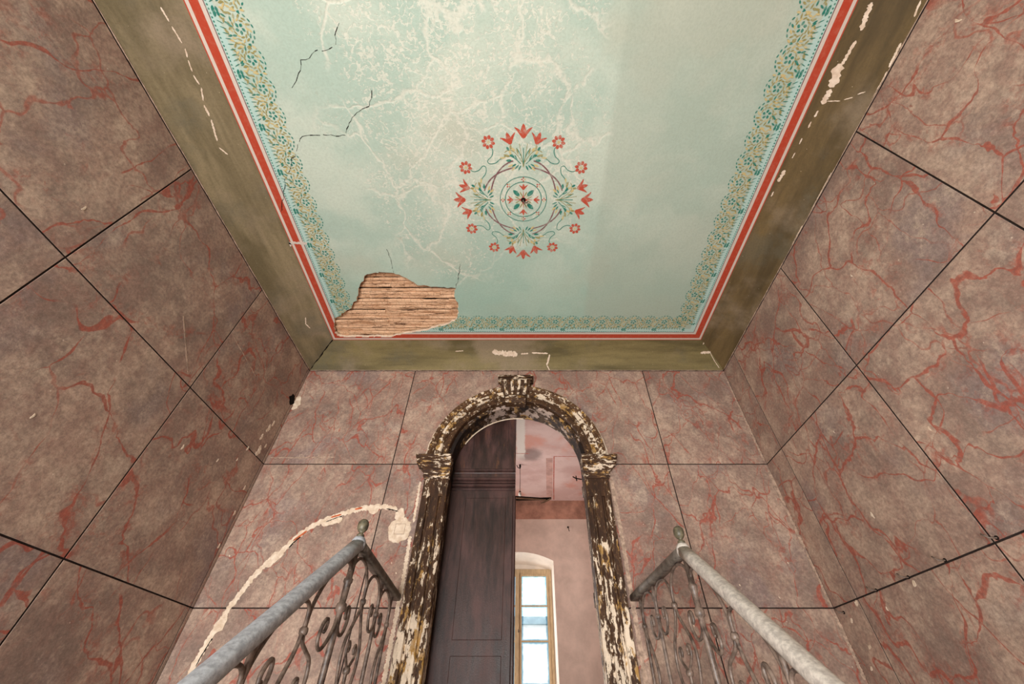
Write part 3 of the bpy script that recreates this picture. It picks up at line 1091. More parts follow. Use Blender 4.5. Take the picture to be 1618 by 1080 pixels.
def chip(parent, path, w, place, seed, mat='plaster_pale', name='bare_patch', thick=0.002, jag=0.42):
    """an irregular flake of bare plaster; path in surface coordinates, place(u, v, out) puts it on the surface"""
    r = random.Random(seed)
    P = []
    for a, b in zip(path[:-1], path[1:]):
        n = max(1, int(math.hypot(b[0] - a[0], b[1] - a[1]) / max((w if not callable(w) else 0.03) * 0.22, 0.006)))
        P += [(a[0] + (b[0] - a[0]) * k / n, a[1] + (b[1] - a[1]) * k / n) for k in range(n)]
    P.append(path[-1])
    n = len(P)
    L, R = [], []
    for i in range(n):
        a, b = P[max(i - 1, 0)], P[min(i + 1, n - 1)]
        dx, dy = b[0] - a[0], b[1] - a[1]
        d = math.hypot(dx, dy) or 1
        ww = w(i / (n - 1)) if callable(w) else w
        e = 0.35 if i in (0, n - 1) else 0.75 if i in (1, n - 2) else 1
        h0, h1 = ww / 2 * e * (1 + r.uniform(-jag, jag)), ww / 2 * e * (1 + r.uniform(-jag, jag))
        L.append((P[i][0] - dy / d * h0, P[i][1] + dx / d * h0))
        R.append((P[i][0] + dy / d * h1, P[i][1] - dx / d * h1))
    m_ = MB()
    rings = [[place(*L[i], 0), place(*L[i], thick), place(*R[i], thick), place(*R[i], 0)] for i in range(n)]
    m_.loft(rings, caps=True)
    return m_.build(name, M[mat], parent)


def on_cove(side):
    return lambda s, t, o: cove_pt(side, s, max(0, min(1, t)), o + 0.0008)


def on_left(yv, zv, o): return (XL + o + 0.0005, yv, zv)
def on_right(yv, zv, o): return (XR - o - 0.0005, yv, zv)
def on_front(xv, zv, o): return (xv, YF - o - 0.0005, zv)


# chips: in (s, t) with t stretched so that widths read in metres (cove is ~0.35 m wide)
def cove_chip(side, par, pts, w, seed):
    return chip(par, [(s, t * 0.35) for s, t in pts], w, lambda s, t, o: cove_pt(side, s, max(0.0, min(1.0, t / 0.35)), o + 0.0006), seed)


lk = [(0.29, 0.73), (0.38, 0.75), (0.49, 0.78), (0.55, 0.75), (0.63, 0.73), (0.70, 0.75), (0.80, 0.68), (0.89, 0.68), (1.07, 0.60), (1.14, 0.70)]
for i in range(len(lk) - 1):
    a, b = lk[i], lk[i + 1]
    f = 0.75
    cove_chip('L', trim_left, [a, (a[0] + (b[0] - a[0]) * f, a[1] + (b[1] - a[1]) * f)], 0.006 if i < 6 else 0.008, 20 + i)
rk = [((0.27, 0.80), (0.40, 0.76), 0.022), ((0.45, 0.76), (0.58, 0.80), 0.016), ((0.57, 0.83), (0.70, 0.78), 0.055), ((0.71, 0.79), (0.80, 0.80), 0.03), ((0.84, 0.82), (0.88, 0.83), 0.014), ((0.91, 0.85), (0.95, 0.85), 0.012),
      ((1.02, 0.87), (1.06, 0.87), 0.008), ((1.12, 0.87), (1.16, 0.88), 0.008), ((1.25, 0.90), (1.34, 0.93), 0.022), ((1.42, 0.93), (1.46, 0.93), 0.01)]
for i, (a, b, w_) in enumerate(rk):
    cove_chip('R', trim_right, [a, b], w_, 40 + i)
for i, (a, b) in enumerate([((0.78, 0.75), (0.77, 0.55)), ((0.76, 0.5), (0.74, 0.38)), ((0.72, 0.33), (0.70, 0.22))]):
    cove_chip('R', trim_right, [a, b], 0.006, 60 + i)
for i, (a, b, w_) in enumerate([((0.44, 0.06), (0.56, 0.04), 0.016), ((0.25, 0.12), (0.32, 0.08), 0.012), ((0.58, 0.03), (0.74, 0.02), 0.008), ((1.2, 0.03), (1.5, 0.02), 0.007), ((1.62, 0.03), (1.8, 0.02), 0.008)]):
    cove_chip('R', trim_right, [a, b], w_, 65 + i)
for i, (a, b, w_) in enumerate([((-0.34, 0.62), (-0.06, 0.55), 0.05), ((-0.02, 0.57), (0.06, 0.58), 0.014), ((0.10, 0.60), (0.28, 0.58), 0.014), ((0.30, 0.55), (0.27, 0.20), 0.018), ((0.27, 0.2), (0.30, 0.02), 0.010),
                                ((-0.75, 0.65), (-0.66, 0.66), 0.008), ((1.98, 0.60), (2.09, 0.62), 0.024), ((2.09, 0.6), (2.2, 0.1), 0.006), ((2.0, 0.94), (1.99, 0.86), 0.016)]):
    cove_chip('F', trim_front, [a, b], w_, 70 + i)
cove_chip('L', trim_left, [(2.72, 0.62), (2.80, 0.55), (2.87, 0.60)], 0.008, 90)
# flakes across the border near the left cove
chip(ceiling, [(-2.10, 1.90), (-2.02, 1.885), (-1.90, 1.895)], 0.022, lambda a, b, o: (a, b, ZC - 0.0012 - o), 91, 'white')
chip(ceiling, [(-2.05, 1.92), (-2.08, 1.88)], 0.04, lambda a, b, o: (a, b, ZC - 0.0012 - o), 92, 'white')
# crack along the mitre of the coves in the left corner
mb = MB()
pr = [Vector(cove_pt('F', XL + (INL(YI) - XL) * cove_ab(t / 14)[0], t / 14, 0.0025)) for t in range(15)]
r = random.Random(4)
pr = [p + Vector((r.uniform(-.008, .008), 0, 0)) for p in pr]
mb.tube(pr, lambda i: 0.003 + 0.002 * (i % 3), 5)
mb.build('crack', M['dark'], trim_front)

# worn arris in the right corner of the end wall
for i, (z0, z1, w_) in enumerate([(2.80, 2.35, 0.010), (2.33, 1.80, 0.014), (1.70, 1.38, 0.022), (1.36, 1.05, 0.018), (1.02, 0.66, 0.012), (0.60, 0.25, 0.016)]):
    chip(wall_front, [(XR - 0.012, z0), (XR - 0.012, (z0 + z1) / 2), (XR - 0.012, z1)], w_ * 1.35, on_front, 100 + i, 'plaster_edge', 'worn_edge', 0.003)

# plaster-filled cable chase curving up the end wall to an old switch box
CH = [(-2.19, 0.10), (-2.189, 0.267), (-2.174, 0.404), (-2.139, 0.563), (-2.12, 0.647), (-2.081, 0.746), (-2.039, 0.85), (-1.976, 0.947), (-1.882, 1.048), (-1.83, 1.127), (-1.723, 1.223), (-1.612, 1.28), (-1.481, 1.33), (-1.328, 1.367), (-1.166, 1.375), (-1.06, 1.352)]
chase = [(p.x, p.y) for p in smooth_path([Vector((a, b, 0)) for a, b in CH], 4)]
chip(wall_front, chase, 0.040, on_front, 120, 'plaster_pale', 'plaster_chase', 0.004, 0.38)
for i, (a, b, w_) in enumerate([((-1.965, 0.955), (-1.885, 1.02), 0.085), ((-2.155, 0.50), (-2.115, 0.60), 0.075), ((-1.66, 1.235), (-1.50, 1.275), 0.045), ((-1.30, 1.352), (-1.22, 1.345), 0.06), ((-1.985, 0.92), (-1.93, 0.98), 0.06)]):
    chip(wall_front, [a, ((a[0] + b[0]) / 2, (a[1] + b[1]) / 2), b], w_, on_front, 130 + i, 'plaster_pale', 'plaster_patch', 0.0047 + 0.0004 * i, 0.3)
for i, (a, b) in enumerate([((-1.42, 1.355), (-1.36, 1.368)), ((-1.84, 1.105), (-1.76, 1.18)), ((-1.60, 1.288), (-1.52, 1.312))]):
    o = chip(wall_front, [a, ((a[0] + b[0]) / 2, (a[1] + b[1]) / 2), b], 0.014, on_front, 140 + i, 'conduit', 'cable_conduit', 0.0062, 0.15)
    o['label'] = 'orange conduit showing in the chase'
for i, k in enumerate((6, 33, 43, 56)):
    seg = [(p[0] + 0.012, p[1] - 0.016) for p in chase[k:k + 5]]
    chip(wall_front, seg, 0.006, on_front, 150 + i, 'dark', 'crack', 0.0058, 0.4)
# round patch with the square box outline
m_ = MB()
r = random.Random(9)
n = 30
pc = (-1.008, 1.190)
ring = lambda s, o: [(pc[0] + s * math.cos(2 * PI * k / n) * rr[k], YF - o, pc[1] + s * 1.05 * math.sin(2 * PI * k / n) * rr[k]) for k in range(n)]
rr = [1 + r.uniform(-.09, .09) for k in range(n)]
m_.loft([ring(0.096, 0.0), ring(0.094, 0.005), ring(0.082, 0.007)], caps=True)
m_.build('switch_patch', M['plaster_pale'], wall_front)
chip(wall_front, [(-1.025, 1.25), (-1.03, 1.32), (-1.02, 1.365)], 0.075, on_front, 160, 'plaster_pale', 'plaster_patch', 0.0055, 0.2)
m_ = MB()
bx0, bx1, bz0, bz1 = -1.045, -0.965, 1.155, 1.235
for a, b in (((bx0, bz0), (bx1, bz0)), ((bx1, bz0), (bx1, bz1)), ((bx1, bz1), (bx0, bz1)), ((bx0, bz1), (bx0, bz0))):
    x0, x1 = sorted((a[0], b[0]))
    z0, z1 = sorted((a[1], b[1]))
    m_.box((x0 - 0.0018, YF - 0.0082, z0 - 0.0018), (x1 + 0.0018, YF - 0.006, z1 + 0.0018))
m_.build('box_outline', M['plaster_edge'], wall_front)

# broken corner hole on the left wall and flecks of lost paint
chip(wall_front, [(-2.366, 2.53), (-2.335, 2.47), (-2.340, 2.42), (-2.366, 2.37)], 0.07, on_front, 170, 'plaster_pale', 'bare_patch', 0.006)
chip(wall_left, [(3.33, 2.51), (3.335, 2.46), (3.355, 2.40)], 0.085, on_left, 171, 'dark', 'hole', 0.003)
for i, (a, b, w_) in enumerate([(3.25, 2.11, .03), (3.22, 2.04, .04), (3.19, 1.93, .03), (3.24, 1.82, .05), (3.30, 1.90, .02), (2.50, 1.43, .018), (1.03, 2.03, .016), (1.63, 1.10, .014), (3.1, 1.76, .02), (3.05, 1.63, .015), (2.86, 1.52, .014), (3.3, 1.5, .02), (3.33, 1.3, .02), (3.34, 1.05, .018)]):
    chip(wall_left, [(a, b + w_), (a + w_ * .3, b), (a - w_ * .1, b - w_)], w_ * 0.7, on_left, 180 + i)
for i, (a, b, w_) in enumerate([(0.30, 2.62, .02), (1.62, 2.23, .012), (2.6, 1.0, .02), (2.5, 1.55, .01), (1.9, 1.2, .014), (2.9, 0.55, .012)]):
    chip(wall_right, [(a, b + w_), (a + w_ * .3, b), (a - w_ * .1, b - w_)], w_ * 0.7, on_right, 200 + i)
chip(wall_front, [(-2.42 + 0.06, 1.835), (-2.1, 1.832), (-1.75, 1.838)], 0.010, on_front, 210, 'plaster_edge', 'scraped_line', 0.0012, 0.6)
for i, (a, b) in enumerate([(1.30, 0.93), (1.62, 0.80), (1.88, 0.72), (1.2, 0.55), (-1.02, 0.95), (-0.97, 0.88), (-2.3, 1.0), (2.05, 0.95)]):
    chip(wall_front, [(a, b), (a + 0.008, b - 0.012)], 0.012, on_front, 220 + i)
for i, (p, q) in enumerate([((1.86, 2.09), (2.17, 1.83)), ((2.31, 2.33), (2.75, 2.27))]):
    chip(wall_left, [p, q], 0.008, on_left, 260 + i, 'plaster_edge', 'scraped_line', 0.001, 0.8)
# pale plaster margin beside the jambs
chip(wall_front, [(0.79, 1.62), (0.80, 1.2), (0.80, 0.8), (0.80, 0.3), (0.80, -0.2)], 0.032, on_front, 240, 'plaster_edge', 'bare_margin', 0.003, 0.25)
chip(wall_front, [(-0.91, 1.60), (-0.905, 1.25)], 0.02, on_front, 241, 'plaster_pale', 'bare_margin', 0.003, 0.5)
chip(wall_front, [(-0.91, 1.14), (-0.90, 0.8), (-0.905, 0.4), (-0.905, -0.2)], 0.028, on_front, 242, 'plaster_pale', 'bare_margin', 0.003, 0.4)

# ------------------------------------------------------------------ arched door surround
mb = MB()
mb.box((XC - 0.688, YF + 0.008, ZFLOOR), (XC + 0.688, YF + 0.355, ZLAND))
mb.build('threshold', M['stone_step'], wall_front)
sur = empty('door_surround', (XC, YF, ZLAND), 'flaking brown arched door surround with imposts and scrolled keystone', 'door surround')
def P_(o):                      # parts keep world coordinates: undo the Empty's place
    o.location = Vector(o.location) - sur.location
    return o
PROF_IN = [(0.645, 0.10), (0.645, -0.040), (0.652, -0.046), (0.686, -0.046), (0.690, -0.036), (0.706, -0.034), (0.706, -0.001), (0.688, -0.001), (0.688, 0.10)]
PROF_MID = [(0.7065, -0.001), (0.7065, -0.044), (0.714, -0.056), (0.723, -0.052), (0.726, -0.046), (0.768, -0.048), (0.768, -0.001)]
PROF_OUT = [(0.7685, -0.001), (0.7685, -0.050), (0.772, -0.064), (0.784, -0.070), (0.792, -0.066), (0.800, -0.074), (0.822, -0.074), (0.829, -0.062), (0.829, -0.001)]
for a0, a1 in ((179.5, 98.0), (82.0, 0.5)):
    for nm, pf, mt in (('archivolt_band', PROF_IN, 'flaky_dark'), ('archivolt_fascia', PROF_MID, 'flaky_fascia'), ('archivolt', PROF_OUT, 'flaky_rim')):
        m_ = MB()
        rings = []
        for k in range(25):
            a = math.radians(a0 + (a1 - a0) * k / 24)
            rings.append([(XC + r_ * math.cos(a), YF + d_, SPR + r_ * math.sin(a)) for r_, d_ in pf])
        m_.loft(rings, closed=True, caps=True)
        P_(m_.build(nm, M[mt], sur))
# pale plaster bead hugging the arch
for a0, a1 in ((178, 99), (81, 2)):
    m_ = MB()
    m_.tube([(XC + 0.846 * math.cos(math.radians(a0 + (a1 - a0) * k / 30)), YF - 0.006, SPR + 0.846 * math.sin(math.radians(a0 + (a1 - a0) * k / 30))) for k in range(31)], lambda i: 0.013 + 0.004 * math.sin(i * 2.3), 6)
    P_(m_.build('plaster_bead', M['plaster_pale'], sur))
PROF_J = [(0.600, 0.10), (0.600, -0.040), (0.608, -0.048), (0.640, -0.048), (0.646, -0.034), (0.658, -0.034), (0.666, -0.050), (0.728, -0.050), (0.736, -0.034), (0.748, -0.034), (0.756, -0.054), (0.790, -0.058), (0.806, -0.058), (0.812, -0.046), (0.812, -0.001), (0.688, -0.001), (0.688, 0.10)]
for sg in (-1, 1):
    m_ = MB()
    m_.loft([[(XC + sg * r_, YF + d_, z) for r_, d_ in PROF_J] for z in (ZLAND + 0.22, 0.4, 1.0, 1.45)], caps=True)
    m_.loft([[(XC + sg * r_, YF + d_ * (1 if d_ > -0.03 else 0.0) - (0.05 if d_ <= -0.03 else 0), z) for r_, d_ in PROF_J] for z in (1.45, 1.63)], caps=True)
    P_(m_.build('jamb', M['flaky_jamb'], sur))
    m_ = MB()
    x0, x1 = sorted((XC + sg * 0.585, XC + sg * 0.835))
    m_.box((x0, YF - 0.08, ZLAND), (x1, YF - 0.001, ZLAND + 0.22))
    P_(m_.build('plinth', M['flaky_jamb'], sur))
    # impost: stacked mouldings flaring upwards
    m_ = MB()
    prof = [(z_ - 0.034, e_) for z_, e_ in [(1.640, 0.0), (1.655, 0.012), (1.668, 0.012), (1.676, 0.004), (1.690, 0.006), (1.712, 0.022), (1.736, 0.050), (1.748, 0.058), (1.752, 0.072), (1.790, 0.074), (1.794, 0.084), (1.826, 0.088), (1.832, 0.080)]]
    rings = []
    for z, e in prof:
        xi, xo = XC + sg * (0.600 - min(e, 0.03) * 0.5), XC + sg * (0.815 + e)
        yf = YF - 0.058 - e
        rings.append([(xi, yf, z), (xo, yf, z), (xo, YF - 0.001, z), (xi, YF - 0.001, z)])
    m_.loft(rings, caps=True)
    P_(m_.build('impost', M['flaky_arch'], sur))
# reveal and rebate of the opening
m_ = MB()
def opening(r_, y_, sp=SPR):
    return [(XC - r_, y_, ZLAND), (XC - r_, y_, 1.0)] + arch_pts(r_, 0, 32, y=y_) + [(XC + r_, y_, 1.0), (XC + r_, y_, ZLAND)]
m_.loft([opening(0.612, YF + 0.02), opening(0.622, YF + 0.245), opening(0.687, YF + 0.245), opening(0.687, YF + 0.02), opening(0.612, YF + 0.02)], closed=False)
P_(m_.build('reveal', M['flaky_shaded_soffit'], sur))
m_ = MB()
m_.tube(arch_pts(0.617, 0, 40, 150, 84, y=YF + 0.240), 0.007, 6)
P_(m_.build('reveal_bead', M['plaster_pale'], sur))
# keystone
KC = -0.075
key = None
m_ = MB()
def krow(z, hw, yf, yb=YF - 0.001):
    return [(KC - hw, yf, z), (KC + hw, yf, z), (KC + hw, yb, z), (KC - hw, yb, z)]
m_.loft([krow(2.402, 0.102, YF - 0.085), krow(2.44, 0.106, YF - 0.105), krow(2.475, 0.112, YF - 0.095), krow(2.50, 0.120, YF - 0.075), krow(2.56, 0.134, YF - 0.082), krow(2.63, 0.148, YF - 0.100), krow(2.675, 0.156, YF - 0.108)], caps=True)
key = P_(m_.build('keystone', M['flaky_dark'], sur))
for i in range(4):
    m_ = MB()
    f = -0.75 + 0.5 * i
    pts = [(KC + f * hw, YF - d_ - 0.004, z) for z, hw, d_ in ((2.505, 0.115, 0.076), (2.56, 0.130, 0.084), (2.62, 0.143, 0.098), (2.668, 0.152, 0.106))]
    m_.tube(smooth_path(pts, 3), lambda k: 0.0155 + 0.0006 * k, 8)
    o = m_.build('flute', M['flaky_flute'], key)
m_ = MB()
m_.box((KC - 0.188, YF - 0.135, 2.695), (KC + 0.188, YF - 0.001, 2.722))
m_.box((KC - 0.168, YF - 0.120, 2.672), (KC + 0.168, YF - 0.001, 2.697))
m_.build('cap_moulding', M['flaky_arch'], key)
m_ = MB()
m_.tube([(KC - 0.108, YF - 0.088, 2.462), (KC + 0.108, YF - 0.088, 2.462)], 0.024, 12)
m_.build('scroll_roll', M['flaky_arch'], key)
m_ = MB()
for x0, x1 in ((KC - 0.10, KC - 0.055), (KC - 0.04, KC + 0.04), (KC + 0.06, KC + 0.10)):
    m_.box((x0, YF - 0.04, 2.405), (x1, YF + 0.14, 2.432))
m_.build('soffit_block', M['flaky_shaded_soffit'], key)

# ------------------------------------------------------------------ double door
YD = YF + 0.26
door = empty('door_1', (XC, YD, ZLAND), 'dark stained arched double door in the doorway, left leaf shut', 'door', kind='structure')
def D_(o):
    o.location = Vector(o.location) - door.location
    return o
RD = 0.640
XE = -0.070                     # meeting edge of the closed leaf


def leaf_pts(x0, x1, y_, r_, zb):
    pts = [(x0, y_, zb), (x1, y_, zb)]
    n = 18
    for k in range(n + 1):
        x = x1 + (x0 - x1) * k / n
        d = min(abs(x - XC), r_ - 0.0001)
        pts.append((x, y_, SPR + math.sqrt(r_ * r_ - d * d)))
    return pts


m_ = MB()
m_.prism(leaf_pts(XC - RD + 0.003, XE, YD, RD, ZLAND + 0.01), (0, 0.045, 0))
lf = D_(m_.build('leaf', M['door'], door))
def onleaf(m_, name, mat='door'):
    o = m_.build(name, M[mat], lf)
    return o
# raised field of the arched head, with a sunk margin
m_ = MB()
m_.prism(leaf_pts(XC - 0.575, XE - 0.030, YD - 0.004, 0.580, 1.855), (0, 0.006, 0))
onleaf(m_, 'head_panel')
for z, h, d_ in ((1.838, 0.012, 0.022), (1.812, 0.012, 0.012), (1.742, 0.016, 0.036), (1.712, 0.010, 0.024), (1.678, 0.014, 0.032), (1.646, 0.010, 0.016)):
    m_ = MB()
    x0, x1 = XC - RD + 0.03, XE
    m_.loft([[(x, YD, z - h), (x, YD - d_ * 0.6, z - h), (x, YD - d_, z - h * 0.3), (x, YD - d_, z + h * 0.3), (x, YD - d_ * 0.6, z + h), (x, YD, z + h)] for x in (x0, x1)], caps=True)
    onleaf(m_, 'rail_moulding')
m_ = MB()
x0, x1 = XC - 0.47, XE - 0.09
m_.loft([[(x0 - e, YD - d_, 0.50 - e), (x1 + e, YD - d_, 0.50 - e), (x1 + e, YD - d_, 1.56 + e), (x0 - e, YD - d_, 1.56 + e)] for e, d_ in ((0.004, 0.0), (0.0, 0.003), (-0.004, 0.003))], caps=True)
onleaf(m_, 'tall_panel')
m_ = MB()
m_.loft([[(x0 - e, YD - d_, -0.12 - e), (x1 + e, YD - d_, -0.12 - e), (x1 + e, YD - d_, 0.40 + e), (x0 - e, YD - d_, 0.40 + e)] for e, d_ in ((0.004, 0.0), (0.0, 0.003), (-0.004, 0.003))], caps=True)
onleaf(m_, 'low_panel')
for xx in (XC - 0.30, XC - 0.16):
    pass
m_ = MB()
m_.loft([[(XE - 0.024, YD - 0.004, z), (XE - 0.016, YD - 0.016, z), (XE - 0.004, YD - 0.016, z), (XE + 0.006, YD - 0.004, z), (XE + 0.006, YD + 0.03, z), (XE - 0.024, YD + 0.03, z)] for z in (ZLAND + 0.01, 1.58)], caps=True)
onleaf(m_, 'meeting_bead')
# open right leaf, swung back into the far room
piv = Vector((XC + RD - 0.002, YD + 0.02, 0))
ang = math.radians(104)
wl = 0.55
m_ = MB()
base = []
pts = leaf_pts(0.0, wl, 0, RD, ZLAND + 0.01)
prof = []
for k in range(19):
    u = wl * k / 18
    h = SPR + math.sqrt(max(0.0, RD * RD - (RD - u) ** 2))
    prof.append((u, h))
dirv = Vector((-math.cos(ang), math.sin(ang), 0))
nv = Vector((math.sin(ang), math.cos(ang), 0)) * 0.04
ring = [piv + dirv * 0 + Vector((0, 0, ZLAND + 0.01)), piv + dirv * wl + Vector((0, 0, ZLAND + 0.01))] + [piv + dirv * u + Vector((0, 0, h)) for u, h in reversed(prof)]
m_.prism([tuple(p) for p in ring], nv)
lr = D_(m_.build('leaf', M['door'], door))
lr['label'] = 'open right leaf swung into the far room'
for z in (1.62, 0.75, 0.05):
    m_ = MB()
    m_.tube([(piv.x - 0.014, piv.y - 0.02, z - 0.05), (piv.x - 0.014, piv.y - 0.02, z + 0.05)], 0.010, 8)
    m_.box((piv.x - 0.004, piv.y - 0.05, z - 0.045), (piv.x + 0.002, piv.y - 0.01, z + 0.045))
    o = m_.build('hinge', M['iron'], door)
    D_(o)

m_ = MB()
lx = XC + 0.615
m_.tube([(lx, YF + 0.215, 1.725), (lx - 0.055, YF + 0.205, 1.73), (lx - 0.085, YF + 0.20, 1.745)], 0.006, 6)
m_.tube([(lx - 0.05, YF + 0.205, 1.705), (lx - 0.052, YF + 0.205, 1.755)], 0.005, 6)
D_(m_.build('latch', M['dark'], door))

# ------------------------------------------------------------------ staircase and landing
st = empty('staircase', (0, 2.2, ZFLOOR), 'straight stone stair rising from the lower floor to the door landing', 'stairs')
def S_(o):
    o.location = Vector(o.location) - st.location
    return o
m_ = MB()
m_.box((-0.98, 2.2, ZLAND - 0.18), (0.94, YF - 0.002, ZLAND))
S_(m_.build('landing', M['stone_step'], st))
nst = 17
rise = (ZLAND - ZFLOOR) / nst
tread = rise / 0.7265
for k in range(1, nst):
    m_ = MB()
    z = ZLAND - rise * k
    y1 = 2.2 - tread * (k - 1)
    m_.box((-0.98, y1 - tread, z - rise), (0.94, y1, z))
    S_(m_.build('step', M['stone_step'], st))
mb = MB()
mb.box((XL - 0.2, YB - 0.2, ZFLOOR - 0.15), (XR + 0.2, YF + 0.2, ZFLOOR))
tag(mb.build('floor', M['floor']), 'stone floor at the foot of the stairs', 'floor', kind='structure')

# ------------------------------------------------------------------ wrought iron railings
SL = 0.7265


def railing(label, nx, ny, nz, ex, ey, sgn):
    """newel at (nx, ny), level run to the wall at (ex, ey), sloping run down the stairs; nz is the rail axis height"""
    root = empty('stair_railing', (nx, ny, ZLAND), label, 'railing', 'wrought iron stair railings')
    O = root.location.copy()
    def A(o):
        o.location = Vector(o.location) - O
        return o
    def lvl(s, t): return Vector((nx + (ex - nx) * s / (ey - ny), ny + s, nz + t))
    def slp(s, t): return Vector((nx, ny - s, nz - SL * s + t))
    # hand rail: flat-bottomed rounded bar
    RM = M['rail_left'] if sgn < 0 else M['rail_right']
    def bar(path, name, w_=0.034, h_=0.026, mt=None):
        m_ = MB()
        rings = []
        for i, p in enumerate(path):
            a, b = path[max(i - 1, 0)], path[min(i + 1, len(path) - 1)]
            t = (b - a).normalized()
            side = t.cross(Vector((0, 0, 1))).normalized()
            up = side.cross(t).normalized()
            pr_ = [(-0.8, -1.0), (0.8, -1.0), (0.93, -0.7), (1.0, -0.2)] + [(math.cos(math.radians(q)), 0.25 + 0.85 * math.sin(math.radians(q))) for q in range(15, 166, 25)] + [(-1.0, -0.2), (-0.93, -0.7)]
            rings.append([p + side * (u * w_) + up * (v * h_) for u, v in pr_])
        m_.loft(rings, caps=True, smooth=True)
        return A(m_.build(name, mt or RM, root))
    s_end = 2.9
    n = 24
    bar([slp(s_end * i / n, 0) for i in range(n, -1, -1)], 'handrail')
    bar([lvl((ey - ny) * i / 8, 0) for i in range(0, 9)], 'handrail', 0.032, 0.024, M['rail_shaded'])
    m_ = MB()
    m_.lathe([(0.030, -0.028), (0.037, -0.012), (0.036, 0.014), (0.026, 0.030), (0.012, 0.036)], tuple(lvl(0, 0)), 14)
    A(m_.build('rail_knuckle', RM, root))
    m_ = MB()
    m_.lathe([(0.012, 0.03), (0.020, 0.036), (0.020, 0.043), (0.012, 0.050), (0.011, 0.056), (0.019, 0.062), (0.027, 0.073), (0.029, 0.086), (0.029, 0.098), (0.026, 0.110), (0.019, 0.119), (0.010, 0.124), (0.003, 0.126)], tuple(lvl(0, 0)), 14)
    A(m_.build('finial', M['finial'], root))
    # newel
    m_ = MB()
    m_.lathe([(0.016, -0.03), (0.016, -0.16), (0.022, -0.165), (0.022, -0.180), (0.017, -0.186), (0.015, -0.265), (0.023, -0.270), (0.025, -0.285), (0.023, -0.300), (0.015, -0.305), (0.015, ZLAND - nz + 0.05), (0.035, ZLAND - nz + 0.04), (0.035, ZLAND - nz)], tuple(lvl(0, 0)), 12)
    A(m_.build('newel_post', M['iron'], root))
    TB = -0.86

    def tube(f, pts, r_, name, sub=5):
        m_ = MB()
        P = smooth_path([Vector((a, b, 0)) for a, b in pts], sub)
        m_.tube([f(p.x, p.y) for p in P], r_, 7)
        return A(m_.build(name, M['iron'], root))

    def collar(f, s, t, r_=0.016, h=0.014):
        m_ = MB()
        m_.lathe([(r_ * 0.7, -h), (r_, -h * 0.7), (r_ * 1.1, 0), (r_, h * 0.7), (r_ * 0.7, h)], tuple(f(s, t)), 10)
        return A(m_.build('collar', M['iron'], root))

    def hooks(f, s, t, sides=(-1, 1), big=1.0):
        for e in sides:
            tube(f, [(s + e * a * big, t + b) for a, b in ((0.0, 0.02), (0.012, -0.05), (0.055, -0.092), (0.115, -0.092), (0.155, -0.045), (0.158, 0.0), (0.135, 0.025), (0.108, 0.010), (0.108, -0.020), (0.122, -0.026))],
                 0.0082, 'scroll', 5)

    def arch(f, s0, s1, t):
        c, r_ = (s0 + s1) / 2, (s1 - s0) / 2
        top = -0.034
        pts = [(s0 + 0.004, t), (s0 + 0.004, t + 0.05)] + [(c - r_ * 0.97 * math.cos(PI * k / 8), top - 0.115 * (1 - math.sin(PI * k / 8))) for k in range(1, 8)] + [(s1 - 0.004, t + 0.05), (s1 - 0.004, t)]
        tube(f, pts, 0.0082, 'arch', 3)

    def lyre(f, s, t):
        for e in (-1, 1):
            tube(f, [(s + e * a, t + b) for a, b in ((0.008, 0.0), (0.022, -0.05), (0.075, -0.11), (0.135, -0.18), (0.150, -0.26), (0.115, -0.35), (0.055, -0.44), (0.014, -0.50), (0.008, -0.53))], 0.0082, 'lyre_leg', 4)
            tube(f, [(s + e * a, t + b) for a, b in ((0.003, -0.34), (0.010, -0.29), (0.045, -0.262), (0.078, -0.235), (0.080, -0.200), (0.056, -0.185), (0.040, -0.205), (0.050, -0.225))], 0.0070, 'curl', 4)
        collar(f, s, t - 0.295, 0.018)
        collar(f, s, t - 0.51, 0.018)
        tube(f, [(s, t - 0.30), (s, t - 0.50), (s, TB)], 0.009, 'stem', 1)

    def rod(f, s, t):
        tube(f, [(s, -0.03), (s, t), (s, TB)], 0.0115, 'baluster', 2)

    pitch = 0.318
    # level run to the wall: newel, lyre, scrolled bar, lyre at the wall
    ln = ey - ny
    T = -0.195
    pl = ln / 3.45
    hooks(lvl, 0.0, -0.285, (1,), 0.9)
    collar(lvl, pl, T); lyre(lvl, pl, T)
    collar(lvl, 2 * pl, T); hooks(lvl, 2 * pl, T, (-1, 1), 0.95); rod(lvl, 2 * pl, T)
    collar(lvl, 3 * pl, T)
    tube(lvl, [(3 * pl, -0.03), (3 * pl, T), (3 * pl, TB)], 0.0105, 'baluster', 2)
    tube(lvl, [(3 * pl + a, T + b) for a, b in ((-0.006, 0.0), (-0.03, -0.07), (-0.10, -0.18), (-0.12, -0.27), (-0.08, -0.37), (-0.02, -0.5))], 0.009, 'lyre_leg', 4)
    for k in range(3):
        arch(lvl, k * pl, (k + 1) * pl, T)
    bot = MB()
    bot.tube([lvl(0, TB), lvl(ln, TB)], 0.014, 6)
    A(bot.build('bottom_rail', M['iron'], root))
    # sloping run
    hooks(slp, 0.0, -0.285, (1,), 1.0)
    for k in range(1, 7):
        s = k * pitch
        arch(slp, s - pitch, s, T)
        collar(slp, s, T, 0.019 if k % 2 == 0 else 0.016)
        if k % 2: lyre(slp, s, T)
        else:
            hooks(slp, s, T)
            rod(slp, s, T)
    bot = MB()
    bot.tube([slp(0, TB), slp(s_end, TB)], 0.014, 6)
    A(bot.build('bottom_rail', M['iron'], root))
    m_ = MB()
    e = slp(s_end - 0.03, 0)
    m_.lathe([(0.020, -0.02), (0.020, -0.95), (0.036, -0.96), (0.036, -1.02)], tuple(e), 10)
    A(m_.build('end_post', M['iron'], root))
